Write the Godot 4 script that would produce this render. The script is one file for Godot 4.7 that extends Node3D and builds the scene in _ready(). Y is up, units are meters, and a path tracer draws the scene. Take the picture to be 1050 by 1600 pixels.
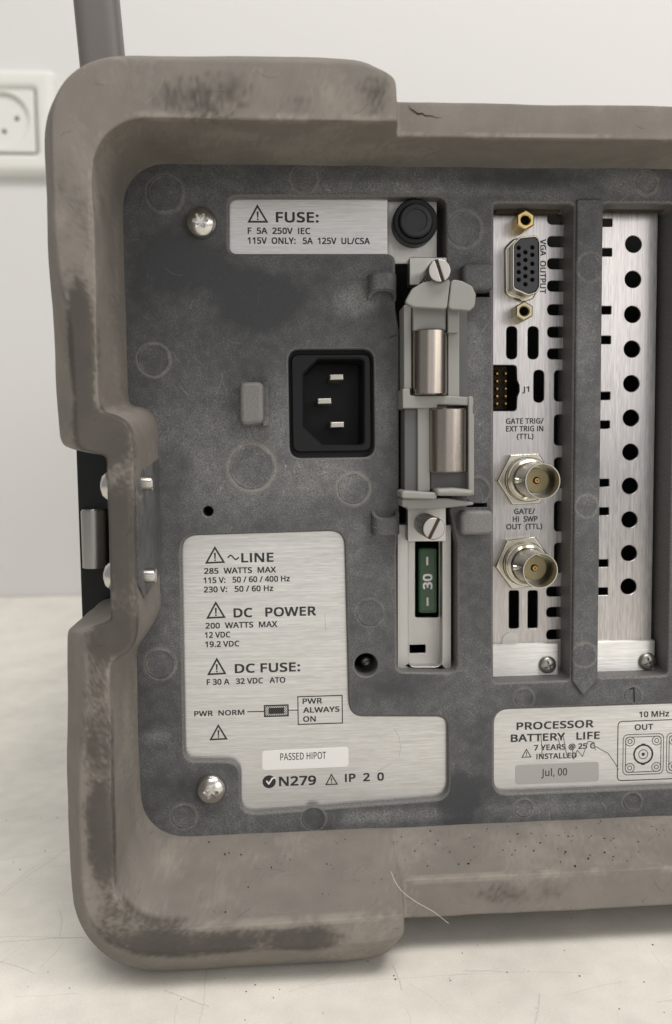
extends Node3D
# A rear corner of a rubber-bumpered test instrument on a white bench top. All shapes are given in millimetres
# (x right along the rear panel, y up from the bench, z out of the panel towards the viewer) and built in metres.

const K := 0.001
var M := {}
var box_root: Node3D
var cap_ratio := 0.0
var base_line := 0.0
var rng := RandomNumberGenerator.new()

# ---------------------------------------------------------------- shape helpers
class Soup:
	var v := PackedVector3Array()
	func tri(a: Vector3, b: Vector3, c: Vector3) -> void:
		v.append(a); v.append(b); v.append(c)
	func quad(a: Vector3, b: Vector3, c: Vector3, d: Vector3) -> void:
		v.append(a); v.append(b); v.append(c); v.append(a); v.append(c); v.append(d)
	func add(o, t: Transform3D) -> void:
		for p in o.v:
			v.append(t * p)
	func mesh(smooth_deg := 38.0, uv_origin := Vector2.ZERO, uv_size := Vector2(100, 100)) -> ArrayMesh:
		var n := v.size() / 3
		var fn := PackedVector3Array(); fn.resize(n)
		var un := PackedVector3Array(); un.resize(n)
		for i in n:
			var c := (v[i * 3 + 1] - v[i * 3]).cross(v[i * 3 + 2] - v[i * 3])
			fn[i] = c
			un[i] = c.normalized()
		var at := {}
		var keys := []
		if smooth_deg > 0.0:
			keys.resize(v.size())
			for k in v.size():
				var key := Vector3i((v[k] * 4000.0).round())
				keys[k] = key
				if at.has(key): at[key].append(k / 3)
				else: at[key] = [k / 3]
		var cs := cos(deg_to_rad(smooth_deg))
		var pos := PackedVector3Array(); var nor := PackedVector3Array(); var uv := PackedVector2Array()
		for i in n:
			if fn[i].length_squared() < 1e-16: continue
			for k in [0, 2, 1]:
				var p := v[i * 3 + k]
				var m := un[i]
				if smooth_deg > 0.0:
					m = Vector3.ZERO
					for t in at[keys[i * 3 + k]]:
						if un[t].dot(un[i]) >= cs: m += fn[t]
					m = m.normalized()
				pos.append(p * 0.001); nor.append(m)
				uv.append(Vector2((p.x - uv_origin.x) / uv_size.x, (uv_origin.y - p.y) / uv_size.y))
		var arrays := []; arrays.resize(Mesh.ARRAY_MAX)
		arrays[Mesh.ARRAY_VERTEX] = pos; arrays[Mesh.ARRAY_NORMAL] = nor; arrays[Mesh.ARRAY_TEX_UV] = uv
		var am := ArrayMesh.new()
		am.add_surface_from_arrays(Mesh.PRIMITIVE_TRIANGLES, arrays)
		return am

func v3(p: Vector2, z: float) -> Vector3: return Vector3(p.x, p.y, z)

func area2(p: PackedVector2Array) -> float:
	var s := 0.0
	for i in p.size(): s += p[i].cross(p[(i + 1) % p.size()])
	return s

func ccw(p: PackedVector2Array) -> PackedVector2Array:
	if area2(p) < 0.0:
		var q := p.duplicate(); q.reverse(); return q
	return p

func rounded(raw: Array, radius, seg := 5) -> PackedVector2Array:   # fillets every corner; radius is one number or one per corner
	var pts := PackedVector2Array(raw)
	var out := PackedVector2Array()
	var n := pts.size()
	for i in n:
		var p := pts[i]; var a := pts[(i + n - 1) % n]; var b := pts[(i + 1) % n]
		var r: float = radius[i] if radius is Array else radius
		var da := (a - p).normalized(); var db := (b - p).normalized()
		var turn := absf(PI - absf(da.angle_to(db)))
		var t := minf(r * tan(turn / 2.0), 0.48 * minf(p.distance_to(a), p.distance_to(b)))
		if t < 0.02 or turn < 0.06:
			out.append(p)
			continue
		for k in seg + 1:
			var f := float(k) / seg
			out.append((p + da * t).lerp(p, f).lerp(p.lerp(p + db * t, f), f))
	return ccw(out)

func rrect(a: Vector2, b: Vector2, r: float) -> PackedVector2Array:
	return rounded([Vector2(a.x, a.y), Vector2(b.x, a.y), Vector2(b.x, b.y), Vector2(a.x, b.y)], r)

func circle(c: Vector2, r: float, n := 28) -> PackedVector2Array:
	var out := PackedVector2Array()
	for i in n: out.append(c + Vector2.from_angle(TAU * i / n) * r)
	return out

func inset(p: PackedVector2Array, d: float) -> PackedVector2Array:   # d > 0 moves the outline inward
	var out := PackedVector2Array(); var n := p.size()
	for i in n:
		var e0 := (p[i] - p[(i + n - 1) % n]).normalized(); var e1 := (p[(i + 1) % n] - p[i]).normalized()
		var n0 := Vector2(-e0.y, e0.x); var n1 := Vector2(-e1.y, e1.x)
		var m := n0 + n1
		if m.length() < 0.1: m = n0
		m = m.normalized()
		out.append(p[i] + m * d / maxf(m.dot(n0), 0.45))
	return out

func strip(s: Soup, a: PackedVector2Array, za: float, b: PackedVector2Array, zb: float) -> void:   # a below or outside, b above or inside; both counter-clockwise
	var n := a.size()
	for i in n:
		var j := (i + 1) % n
		s.quad(v3(a[i], za), v3(a[j], za), v3(b[j], zb), v3(b[i], zb))

func cap(s: Soup, p: PackedVector2Array, z: float, up := true) -> void:
	var t := Geometry2D.triangulate_polygon(p)
	if t.is_empty(): push_warning("no cap at %s" % p[0])
	for i in range(0, t.size(), 3):
		var a := v3(p[t[i]], z); var b := v3(p[t[i + 1]], z); var c := v3(p[t[i + 2]], z)
		if ((b - a).cross(c - a).z > 0.0) == up: s.tri(a, b, c)
		else: s.tri(a, c, b)

func prism(s: Soup, p: PackedVector2Array, z0: float, z1: float, r := 0.3, seg := 3) -> void:
	var last := p; var zl := z1 - r
	strip(s, p, z0, p, zl)
	for k in range(1, seg + 1):
		var a := PI / 2 * k / seg
		var q := inset(p, r * (1.0 - cos(a))); var zq := z1 - r + r * sin(a)
		strip(s, last, zl, q, zq)
		last = q; zl = zq
	if Geometry2D.triangulate_polygon(last).is_empty():
		var whole := Geometry2D.offset_polygon(p, -r)
		if whole: last = ccw(whole[0])
	cap(s, last, z1)

func recess(s: Soup, p: PackedVector2Array, zt: float, r: float, zb: float, seg := 3) -> void:   # the rounded lip and the inner walls of an opening; the face above ends at inset(p, -r)
	var last := inset(p, -r); var zl := zt
	for k in range(1, seg + 1):
		var a := PI / 2 * k / seg
		var q := inset(p, -r * (1.0 - sin(a))); var zq := zt - r + r * cos(a)
		strip(s, last, zl, q, zq)
		last = q; zl = zq
	strip(s, last, zl, p, zb)

func dense(p: PackedVector2Array, step: float) -> PackedVector2Array:
	var out := PackedVector2Array(); var n := p.size()
	for i in n:
		var a := p[i]; var b := p[(i + 1) % n]
		var m := maxi(1, ceili(a.distance_to(b) / step))
		for k in m: out.append(a.lerp(b, float(k) / m))
	return out

func face(s: Soup, outer: PackedVector2Array, holes: Array, z: float, edge_step := 0.8, grid := 4.0) -> void:   # a flat sheet with openings
	var pts := dense(outer, edge_step)
	for h in holes: pts.append_array(dense(h, edge_step))
	var lo := outer[0]; var hi := outer[0]
	for p in outer: lo = lo.min(p); hi = hi.max(p)
	var near_holes := []
	for h in holes: near_holes.append(inset(h, -0.5 * edge_step))
	var inner := inset(outer, 0.5 * edge_step)
	var y := lo.y
	while y < hi.y and grid > 0.0:
		var x := lo.x
		while x < hi.x:
			var q := Vector2(x + rng.randf() * grid * 0.3, y + rng.randf() * grid * 0.3)
			var ok := Geometry2D.is_point_in_polygon(q, inner)
			if ok:
				for h in near_holes:
					if Geometry2D.is_point_in_polygon(q, h):
						ok = false
						break
			if ok: pts.append(q)
			x += grid
		y += grid
	var t := Geometry2D.triangulate_delaunay(pts)
	for i in range(0, t.size(), 3):
		var a := pts[t[i]]; var b := pts[t[i + 1]]; var c := pts[t[i + 2]]
		var m := (a + b + c) / 3.0
		if not Geometry2D.is_point_in_polygon(m, outer): continue
		var inside := false
		for h in holes:
			if Geometry2D.is_point_in_polygon(m, h):
				inside = true
				break
		if inside: continue
		if (b - a).cross(c - a) > 0.0: s.tri(v3(a, z), v3(b, z), v3(c, z))
		else: s.tri(v3(a, z), v3(c, z), v3(b, z))

func sheet(s: Soup, outer: PackedVector2Array, holes: Array, z: float, thick: float, lip := 0.08, step := 0.6, grid := 5.0) -> void:   # a plate with openings and thickness
	var opened := []
	for h in holes:
		opened.append(inset(h, -lip))
		recess(s, h, z, lip, z - thick, 1)
	var rim := inset(outer, lip)
	face(s, rim, opened, z, step, grid)
	strip(s, outer, z - lip, rim, z)
	strip(s, outer, z - thick, outer, z - lip)

func lathe(s: Soup, prof: Array, n := 32, c := Vector2.ZERO) -> void:   # prof: Vector2(radius, z) from the outside low to the middle
	for i in prof.size() - 1:
		var p: Vector2 = prof[i]; var q: Vector2 = prof[i + 1]
		for j in n:
			var a := Vector2.from_angle(TAU * j / n); var b := Vector2.from_angle(TAU * (j + 1) / n)
			if p.x > 1e-4: s.tri(v3(c + a * p.x, p.y), v3(c + b * p.x, p.y), v3(c + b * q.x, q.y))
			if q.x > 1e-4: s.tri(v3(c + a * p.x, p.y), v3(c + b * q.x, q.y), v3(c + a * q.x, q.y))

func cube(s: Soup, a: Vector3, b: Vector3, r := 0.3) -> void:   # bevelled towards the viewer
	prism(s, rrect(Vector2(a.x, a.y), Vector2(b.x, b.y), r * 1.6), a.z, b.z, r, 2)

func tube(s: Soup, pts: Array, r: float, n := 6) -> void:
	var ring := []
	for i in pts.size():
		var d: Vector3 = ((pts[mini(i + 1, pts.size() - 1)] as Vector3) - (pts[maxi(i - 1, 0)] as Vector3)).normalized()
		var u := d.cross(Vector3(0.31, 0.2, 0.93)).normalized(); var w := d.cross(u)
		var row := []
		for k in n: row.append(pts[i] + (u * cos(TAU * k / n) + w * sin(TAU * k / n)) * r)
		ring.append(row)
	for i in ring.size() - 1:
		for k in n:
			var l := (k + 1) % n
			s.quad(ring[i][k], ring[i][l], ring[i + 1][l], ring[i + 1][k])

func arch(s: Soup, c: Vector2, w: float, h: float, wall: float, length: float, lean: float) -> void:   # a little bridge standing on the panel, open above and below
	var outer := []; var inner := []
	for k in 13:
		var a := PI * k / 12.0
		var ox := signf(cos(a)) * pow(absf(cos(a)), 0.7); var oz := pow(sin(a), 0.7)
		outer.append(Vector2(ox * w / 2, oz * h)); inner.append(Vector2(ox * (w / 2 - wall), oz * (h - wall)))
	var t := c.y + length / 2; var b := c.y - length / 2
	var ends := func(z: float) -> Vector2: return Vector2(b + (0.55 * z if lean > 0.0 else 0.0), t - (0.55 * z if lean < 0.0 else 0.0))   # the mouth is cut on a slant
	for k in 12:
		var o0: Vector2 = outer[k]; var o1: Vector2 = outer[k + 1]; var i0: Vector2 = inner[k]; var i1: Vector2 = inner[k + 1]
		var eo0: Vector2 = ends.call(o0.y); var eo1: Vector2 = ends.call(o1.y); var ei0: Vector2 = ends.call(i0.y); var ei1: Vector2 = ends.call(i1.y)
		s.quad(Vector3(c.x + o0.x, eo0.x, o0.y), Vector3(c.x + o0.x, eo0.y, o0.y), Vector3(c.x + o1.x, eo1.y, o1.y), Vector3(c.x + o1.x, eo1.x, o1.y))
		s.quad(Vector3(c.x + i0.x, ei0.y, i0.y), Vector3(c.x + i0.x, ei0.x, i0.y), Vector3(c.x + i1.x, ei1.x, i1.y), Vector3(c.x + i1.x, ei1.y, i1.y))
		s.quad(Vector3(c.x + i0.x, ei0.x, i0.y), Vector3(c.x + o0.x, eo0.x, o0.y), Vector3(c.x + o1.x, eo1.x, o1.y), Vector3(c.x + i1.x, ei1.x, i1.y))
		s.quad(Vector3(c.x + o0.x, eo0.y, o0.y), Vector3(c.x + i0.x, ei0.y, i0.y), Vector3(c.x + i1.x, ei1.y, i1.y), Vector3(c.x + o1.x, eo1.y, o1.y))

func driven_head(s: Soup, radius: float, height: float, drive: Callable, depth: float, n := 72) -> void:   # a domed screw head with a recess of the shape drive(angle)
	for j in n:
		var a0 := TAU * j / n; var a1 := TAU * (j + 1) / n
		var d0: float = drive.call(a0); var d1: float = drive.call(a1)
		var e0 := Vector2.from_angle(a0); var e1 := Vector2.from_angle(a1)
		var pr0 := []; var pr1 := []
		pr0.append(v3(e0 * radius, 0)); pr1.append(v3(e1 * radius, 0))
		for k in 8:
			var f := k / 7.0
			var r0 := lerpf(radius, d0, f); var r1 := lerpf(radius, d1, f)
			pr0.append(v3(e0 * r0, height * (0.25 + 0.75 * sqrt(maxf(0.0, 1.0 - pow(r0 / radius, 2))))))
			pr1.append(v3(e1 * r1, height * (0.25 + 0.75 * sqrt(maxf(0.0, 1.0 - pow(r1 / radius, 2))))))
		pr0.append(v3(e0 * d0 * 0.92, height - depth)); pr1.append(v3(e1 * d1 * 0.92, height - depth))
		pr0.append(Vector3(0, 0, height - depth - 0.2)); pr1.append(Vector3(0, 0, height - depth - 0.2))
		for k in pr0.size() - 1:
			s.quad(pr0[k], pr1[k], pr1[k + 1], pr0[k + 1])

# ---------------------------------------------------------------- naming helpers
func part(called: String, shape, m: Material, parent: Node3D, at := Vector3.ZERO, label := "", smooth := 38.0) -> MeshInstance3D:
	var o := MeshInstance3D.new()
	o.name = called
	o.mesh = shape if not shape is Soup else shape.mesh(smooth, Vector2(PANEL_LO.x - at.x, PANEL_LO.y + PANEL_SIZE.y - at.y), PANEL_SIZE) if m == M.panel else shape.mesh(smooth)
	o.material_override = m
	o.position = at * K
	if label: o.set_meta("label", label)
	parent.add_child(o, true)
	return o

func thing(called: String, label: String, category: String, at := Vector3.ZERO) -> Node3D:
	var o := Node3D.new(); o.name = called; o.position = at * K
	o.set_meta("label", label); o.set_meta("category", category)
	add_child(o, true)
	return o

func group_part(called: String, parent: Node3D, at := Vector3.ZERO, label := "") -> Node3D:
	var o := Node3D.new(); o.name = called; o.position = at * K
	if label: o.set_meta("label", label)
	parent.add_child(o, true)
	return o

func block(called: String, outline: Array, r2: float, z0: float, z1: float, r: float, m: Material, parent: Node3D, label := "") -> MeshInstance3D:
	var s := Soup.new()
	prism(s, rounded(outline, maxf(r2, r * 1.6)), z0, z1, r)
	return part(called, s, m, parent, Vector3.ZERO, label)

func write(text: String, left: Vector2, right: Vector2, cap_height: float, z: float, m: Material, parent: Node3D, turn := 0.0, heavy := true) -> void:   # printed lettering from left to right along its baseline
	var t := TextMesh.new()
	t.text = text; t.font_size = 64; t.pixel_size = 0.01; t.depth = 0.0; t.curve_step = 1.5
	t.horizontal_alignment = HORIZONTAL_ALIGNMENT_LEFT
	var box := t.get_aabb()
	var weight := 0.027 * cap_height if heavy else 0.0
	var sx := (left.distance_to(right) - 2.0 * weight) / box.size.x; var sy := (cap_height - 2.0 * weight) / cap_ratio
	var b := Basis(Vector3(0, 0, 1), turn) * Basis.from_scale(Vector3(sx, sy, 1.0) * K)
	var st := SurfaceTool.new()
	var k := 0
	for d in ([Vector2(0, 0), Vector2(2, 0), Vector2(0, 2), Vector2(2, 2)] if heavy else [Vector2(0, 0)]):   # several laps of ink make the strokes heavier
		var at := v3(left + (d * weight).rotated(turn), z + 0.016 + 0.001 * k) * K
		st.append_from(t, 0, Transform3D(b, at - b * Vector3(box.position.x, base_line, 0)))
		k += 1
	var o := MeshInstance3D.new(); o.name = "printed_text"; o.mesh = st.commit(); o.material_override = m
	parent.add_child(o, true)

func line_print(called: String, lines: Array, w: float, z: float, m: Material, parent: Node3D, height := 0.02) -> void:   # printed or drawn strokes: each line is an array of points, closed when its ends meet
	var s := Soup.new()
	for l in lines:
		for i in l.size() - 1:
			var a: Vector2 = l[i]; var b: Vector2 = l[i + 1]
			if a.distance_to(b) < 1e-4: continue
			var d := (b - a).normalized(); var n := Vector2(-d.y, d.x) * w / 2
			var e := d * w * (0.45 if l.size() > 2 else 0.0)
			var zz: float = z + height + 0.0007 * (i % 3)
			s.quad(v3(a - n - e, zz), v3(b - n + e, zz), v3(b + n + e, zz), v3(a + n - e, zz))
	part(called, s, m, parent, Vector3.ZERO, "", 0.0)

func ring_points(c: Vector2, r: float, n := 32) -> Array:
	var out := []
	for i in n + 1: out.append(c + Vector2.from_angle(TAU * i / n) * r)
	return out

func closed(p: PackedVector2Array) -> Array:
	var out := Array(p); out.append(p[0]); return out

func hazard(apex: Vector2, left: Vector2, right: Vector2, z: float, m: Material, parent: Node3D) -> void:
	var h := apex.y - left.y
	var s := Soup.new()
	var tri := ccw(PackedVector2Array([apex, left, right]))
	var w := h * 0.1
	var core := inset(tri, w)
	strip(s, tri, z + 0.02, core, z + 0.0207)
	var c := (apex + left + right) / 3.0
	var bar := ccw(PackedVector2Array([c + Vector2(-0.055, 0.27) * h, c + Vector2(0.055, 0.27) * h, c + Vector2(0.035, -0.07) * h, c + Vector2(-0.035, -0.07) * h]))
	cap(s, bar, z + 0.021)
	cap(s, circle(c + Vector2(0, -0.15) * h, 0.05 * h, 10), z + 0.021)
	part("hazard_triangle", s, m, parent, Vector3.ZERO, "", 0.0)

# ---------------------------------------------------------------- materials
func lin(r: float, g: float, b: float, a := 1.0) -> Color:
	var c := Color(r, g, b).linear_to_srgb(); c.a = a; return c

func plain(color: Color, rough: float, metal := 0.0, spec := 0.5) -> StandardMaterial3D:
	var m := StandardMaterial3D.new()
	m.albedo_color = color; m.roughness = rough; m.metallic = metal; m.metallic_specular = spec
	return m

func noise(seed_: int, freq: float, kind := FastNoiseLite.TYPE_SIMPLEX_SMOOTH, octaves := 4) -> FastNoiseLite:
	var n := FastNoiseLite.new(); n.seed = seed_; n.frequency = freq; n.noise_type = kind
	n.fractal_type = FastNoiseLite.FRACTAL_FBM if octaves > 1 else FastNoiseLite.FRACTAL_NONE
	n.fractal_octaves = octaves
	return n

func noise_tex(n: FastNoiseLite, size: int, stops: Array) -> NoiseTexture2D:   # stops: [offset, colour] pairs
	var t := NoiseTexture2D.new(); t.width = size; t.height = size; t.seamless = true; t.noise = n; t.generate_mipmaps = false
	if stops:
		var g := Gradient.new(); var offs := PackedFloat32Array(); var cols := PackedColorArray()
		for s in stops:
			offs.append(s[0]); cols.append(s[1])
		g.offsets = offs; g.colors = cols
		t.color_ramp = g
	return t

func grained(m: StandardMaterial3D, relief: Texture2D, scale_cm: float, per_metre: float) -> StandardMaterial3D:
	m.heightmap_enabled = true; m.heightmap_texture = relief; m.heightmap_scale = scale_cm
	m.uv1_triplanar = true; m.uv1_world_triplanar = true; m.uv1_scale = Vector3.ONE * per_metre
	return m

func streaks(seed_: int, along_y: bool) -> Image:   # drawn metal: fine parallel scratches, tiling by mirror
	var a := noise(seed_, 0.35, FastNoiseLite.TYPE_VALUE, 3).get_seamless_image(24, 1024, false, false, 0.3)
	var b := noise(seed_ + 7, 0.45, FastNoiseLite.TYPE_VALUE, 2).get_seamless_image(90, 1024, false, false, 0.3)
	a.convert(Image.FORMAT_RF); b.convert(Image.FORMAT_RF)
	a.resize(1024, 1024, Image.INTERPOLATE_CUBIC); b.resize(1024, 1024, Image.INTERPOLATE_CUBIC)
	var fa := a.get_data().to_float32_array(); var fb := b.get_data().to_float32_array()
	var out := PackedByteArray(); out.resize(1024 * 1024)
	for y in 1024:
		for x in 1024:
			var k := y * 1024 + x
			var q := (x * 1024 + y) if along_y else k
			out[q] = clampi(int(255.0 * (0.5 + 0.62 * (0.5 * fa[k] + 0.5 * fb[k] - 0.5) * 1.6)), 0, 255)
	return Image.create_from_data(1024, 1024, false, Image.FORMAT_L8, out)

func brushed(seed_: int, along_y: bool, color: Color, rough: float, tone_lo := 0.8) -> StandardMaterial3D:
	var im := streaks(seed_, along_y)
	var d := im.get_data()
	var tone := PackedByteArray(); tone.resize(d.size()); var rg := PackedByteArray(); rg.resize(d.size())
	for i in d.size():
		tone[i] = int(lerpf(255.0 * tone_lo, 255.0, d[i] / 255.0))
		rg[i] = int(255.0 * clampf(rough + (d[i] / 255.0 - 0.5) * 0.14, 0, 1))
	var m := plain(color, 1.0, 1.0)
	m.albedo_texture = ImageTexture.create_from_image(Image.create_from_data(1024, 1024, false, Image.FORMAT_L8, tone))
	m.roughness_texture = ImageTexture.create_from_image(Image.create_from_data(1024, 1024, false, Image.FORMAT_L8, rg))
	m.roughness_texture_channel = BaseMaterial3D.TEXTURE_CHANNEL_RED
	m.heightmap_enabled = true; m.heightmap_texture = ImageTexture.create_from_image(im); m.heightmap_scale = 0.0012
	m.anisotropy_enabled = true; m.anisotropy = 0.6 if along_y else -0.6
	return m

func ss(a: float, b: float, x: float) -> float:
	var t := clampf((x - a) / (b - a), 0.0, 1.0); return t * t * (3.0 - 2.0 * t)

const PANEL_LO := Vector2(-46, 20)
const PANEL_SIZE := Vector2(196, 194)
const DARK_STAINS := [[Vector2(-3.68, 173.22), 10.5, 6.8, 0.9], [Vector2(-12.26, 179.96), 7.0, 4.0, 0.4], [Vector2(-22.31, 184.97), 10.0, 9.0, 0.45], [Vector2(-32.50, 181.60), 8.0, 10.0, 0.45], [Vector2(9.64, 28.95), 7.0, 3.0, 0.5], [Vector2(49.03, 32.90), 7.0, 8.0, 0.6], [Vector2(-28.91, 127.16), 5.0, 8.0, 0.35], [Vector2(28.93, 161.19), 5.0, 12.0, 0.4], [Vector2(75.86, 60.90), 8.0, 3.0, 0.4], [Vector2(-25.95, 39.70), 7.0, 5.0, 0.3], [Vector2(35.41, 66.84), 12.0, 4.0, 0.3], [Vector2(67.78, 205.69), 18.0, 2.2, 0.4], [Vector2(82.65, 134.49), 3.0, 14.0, 0.2]]
const DUST_STAINS := [[Vector2(21.18, 173.20), 6.5, 4.5, 0.6], [Vector2(28.96, 164.63), 4.0, 5.0, 0.3], [Vector2(0.82, 145.84), 4.0, 9.0, 0.3], [Vector2(28.79, 143.86), 3.5, 10.0, 0.25], [Vector2(-16.71, 133.93), 16.0, 15.0, 0.28], [Vector2(10.98, 125.71), 12.0, 6.0, 0.45], [Vector2(-35.24, 54.65), 3.2, 2.0, 0.6], [Vector2(27.85, 29.10), 30.0, 1.6, 0.45], [Vector2(76.08, 29.87), 20.0, 2.0, 0.4], [Vector2(36.21, 202.88), 40.0, 1.5, 0.4], [Vector2(98.13, 205.10), 9.0, 4.0, 0.5], [Vector2(53.68, 150.64), 4.0, 16.0, 0.28], [Vector2(84.18, 164.46), 3.0, 12.0, 0.25], [Vector2(-1.38, 119.76), 12.0, 5.0, 0.25], [Vector2(-30.14, 81.47), 6.0, 9.0, 0.2]]
const MARKS := [[Vector2(-28.94, 201.19), 4.6, 0.5], [Vector2(7.81, 205.15), 3.4, 0.5], [Vector2(-33.18, 157.71), 4.1, 0.8], [Vector2(-7.65, 128.60), 5.9, 0.85], [Vector2(20.11, 122.41), 4.2, 0.7], [Vector2(-33.79, 74.96), 4.0, 0.7], [Vector2(-28.46, 31.52), 3.4, 0.5], [Vector2(7.84, 29.40), 3.3, 0.6], [Vector2(24.38, 87.72), 3.7, 0.35], [Vector2(51.04, 192.34), 4.6, 0.5], [Vector2(85.81, 182.18), 3.6, 0.55], [Vector2(85.57, 116.53), 3.0, 0.6], [Vector2(85.25, 74.16), 3.3, 0.6], [Vector2(68.24, 62.08), 2.7, 0.5], [Vector2(68.38, 29.82), 2.7, 0.5], [Vector2(100.29, 30.38), 2.7, 0.6], [Vector2(101.74, 204.96), 3.0, 0.6], [Vector2(100.03, 61.79), 2.6, 0.4], [Vector2(54.39, 121.34), 3.6, 0.5]]

func blobs(list: Array, p: Vector2) -> float:
	var s := 0.0
	for b in list:
		var d := Vector2((p.x - b[0].x) / b[1], (p.y - b[0].y) / b[2]).length_squared()
		if d < 4.0: s += b[3] * exp(-d * d)
	return s

func panel_texture() -> ImageTexture:   # scuffed casting: dark plastic, pale dust with a fibre grain, oily patches, worn rings
	var w := 1180; var h := 1168
	var a := noise(11, 0.006, FastNoiseLite.TYPE_SIMPLEX_SMOOTH, 4).get_image(w, h, false, false, false).get_data()
	var fib := noise(5, 0.16, FastNoiseLite.TYPE_SIMPLEX, 2)
	fib.fractal_type = FastNoiseLite.FRACTAL_RIDGED
	fib.domain_warp_enabled = true; fib.domain_warp_amplitude = 14.0; fib.domain_warp_frequency = 0.05
	var f := fib.get_image(w, h, false, false, false).get_data()
	var g := noise(23, 0.42, FastNoiseLite.TYPE_SIMPLEX, 2).get_image(w, h, false, false, false).get_data()
	var e := noise(31, 0.035, FastNoiseLite.TYPE_SIMPLEX_SMOOTH, 3).get_image(w, h, false, false, false).get_data()
	var cw := 118; var ch := 117
	var coarse := PackedFloat32Array(); coarse.resize(cw * ch)
	for y in ch:
		for x in cw:
			var p := PANEL_LO + Vector2(float(x) / (cw - 1), 1.0 - float(y) / (ch - 1)) * PANEL_SIZE
			coarse[y * cw + x] = blobs(DUST_STAINS, p) - blobs(DARK_STAINS, p)
	var out := PackedByteArray(); out.resize(w * h * 3)
	for y in h:
		for x in w:
			var i := y * w + x
			var cx := float(x) / w * (cw - 1); var cy := float(y) / h * (ch - 1)
			var ix := int(cx); var iy := int(cy); var tx := cx - ix; var ty := cy - iy
			var k := iy * cw + ix
			var bias := lerpf(lerpf(coarse[k], coarse[k + 1], tx), lerpf(coarse[k + cw], coarse[k + cw + 1], tx), ty) if iy < ch - 1 and ix < cw - 1 else coarse[k]
			var big := a[i] / 255.0 - 0.5; var fine := g[i] / 255.0; var mid := e[i] / 255.0 - 0.5; var fi := f[i] / 255.0
			var dust := clampf(0.42 + big * 0.55 + mid * 0.4 + bias, 0.0, 1.25)
			var t := clampf(dust * (0.35 + 0.95 * fi) + (fine - 0.5) * 0.75 * (0.35 + dust), 0.0, 1.2)
			var speck := 0.25 if fine > 0.80 and fi > 0.6 else 0.0
			t += speck
			out[i * 3] = clampi(int(58.0 + 66.0 * t), 0, 255)
			out[i * 3 + 1] = clampi(int(59.0 + 65.0 * t), 0, 255)
			out[i * 3 + 2] = clampi(int(62.0 + 61.0 * t), 0, 255)
	for mk in MARKS:   # pale scuffed rings round the mould marks
		var c := Vector2((mk[0].x - PANEL_LO.x) / PANEL_SIZE.x * w, (1.0 - (mk[0].y - PANEL_LO.y) / PANEL_SIZE.y) * h)
		var r: float = mk[1] / PANEL_SIZE.x * w
		for y in range(maxi(0, int(c.y - r * 1.6)), mini(h, int(c.y + r * 1.6))):
			for x in range(maxi(0, int(c.x - r * 1.6)), mini(w, int(c.x + r * 1.6))):
				var i := y * w + x
				var off := (e[i] / 255.0 - 0.5) * 0.5
				var q := Vector2(x, y).distance_to(c) / r + off * 0.3
				var band: float = exp(-pow((q - 1.08) / 0.11, 2.0)) * (0.45 + f[i] / 255.0 * 0.6 + off) * mk[2]
				for ch3 in 3: out[i * 3 + ch3] = clampi(int(lerpf(out[i * 3 + ch3], [138, 134, 128][ch3], clampf(band, 0, 0.9))), 0, 255)
	scratches(out, w, h, 320, 9, 6, 34, 1.12, 1.45)
	return ImageTexture.create_from_image(Image.create_from_data(w, h, false, Image.FORMAT_RGB8, out))

func scratches(out: PackedByteArray, w: int, h: int, count: int, seed_: int, lo: float, hi: float, dim: float, bright: float) -> void:   # hair-fine scuffs drawn into a colour texture
	var r := RandomNumberGenerator.new(); r.seed = seed_
	for k in count:
		var p := Vector2(r.randf() * w, r.randf() * h); var dir := r.randf() * TAU
		var gain := r.randf_range(dim, bright)
		var turn := r.randf_range(-0.03, 0.03)
		for st in int(r.randf_range(lo, hi)):
			dir += turn + r.randf_range(-0.06, 0.06)
			p += Vector2.from_angle(dir)
			var i := (posmod(int(p.y), h) * w + posmod(int(p.x), w)) * 3
			for c in 3: out[i + c] = clampi(int(out[i + c] * gain), 0, 255)

func rubber_texture() -> ImageTexture:   # chalky weathered rubber, fine mottling
	var w := 1024
	var a := noise(41, 0.012, FastNoiseLite.TYPE_SIMPLEX_SMOOTH, 5).get_seamless_image(w, w).get_data()
	var g := noise(43, 0.3, FastNoiseLite.TYPE_SIMPLEX, 3).get_seamless_image(w, w).get_data()
	var out := PackedByteArray(); out.resize(w * w * 3)
	for i in w * w:
		var t := (a[i] / 255.0 - 0.5) * 0.08 + (g[i] / 255.0 - 0.5) * 0.09
		out[i * 3] = clampi(int(226.0 * (1.0 + t)), 0, 255)
		out[i * 3 + 1] = clampi(int(225.0 * (1.0 + t)), 0, 255)
		out[i * 3 + 2] = clampi(int(224.0 * (1.0 + t * 0.95)), 0, 255)
	scratches(out, w, w, 150, 19, 10, 70, 1.03, 1.13)
	scratches(out, w, w, 160, 29, 4, 40, 0.70, 0.93)
	return ImageTexture.create_from_image(Image.create_from_data(w, w, false, Image.FORMAT_RGB8, out))

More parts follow.
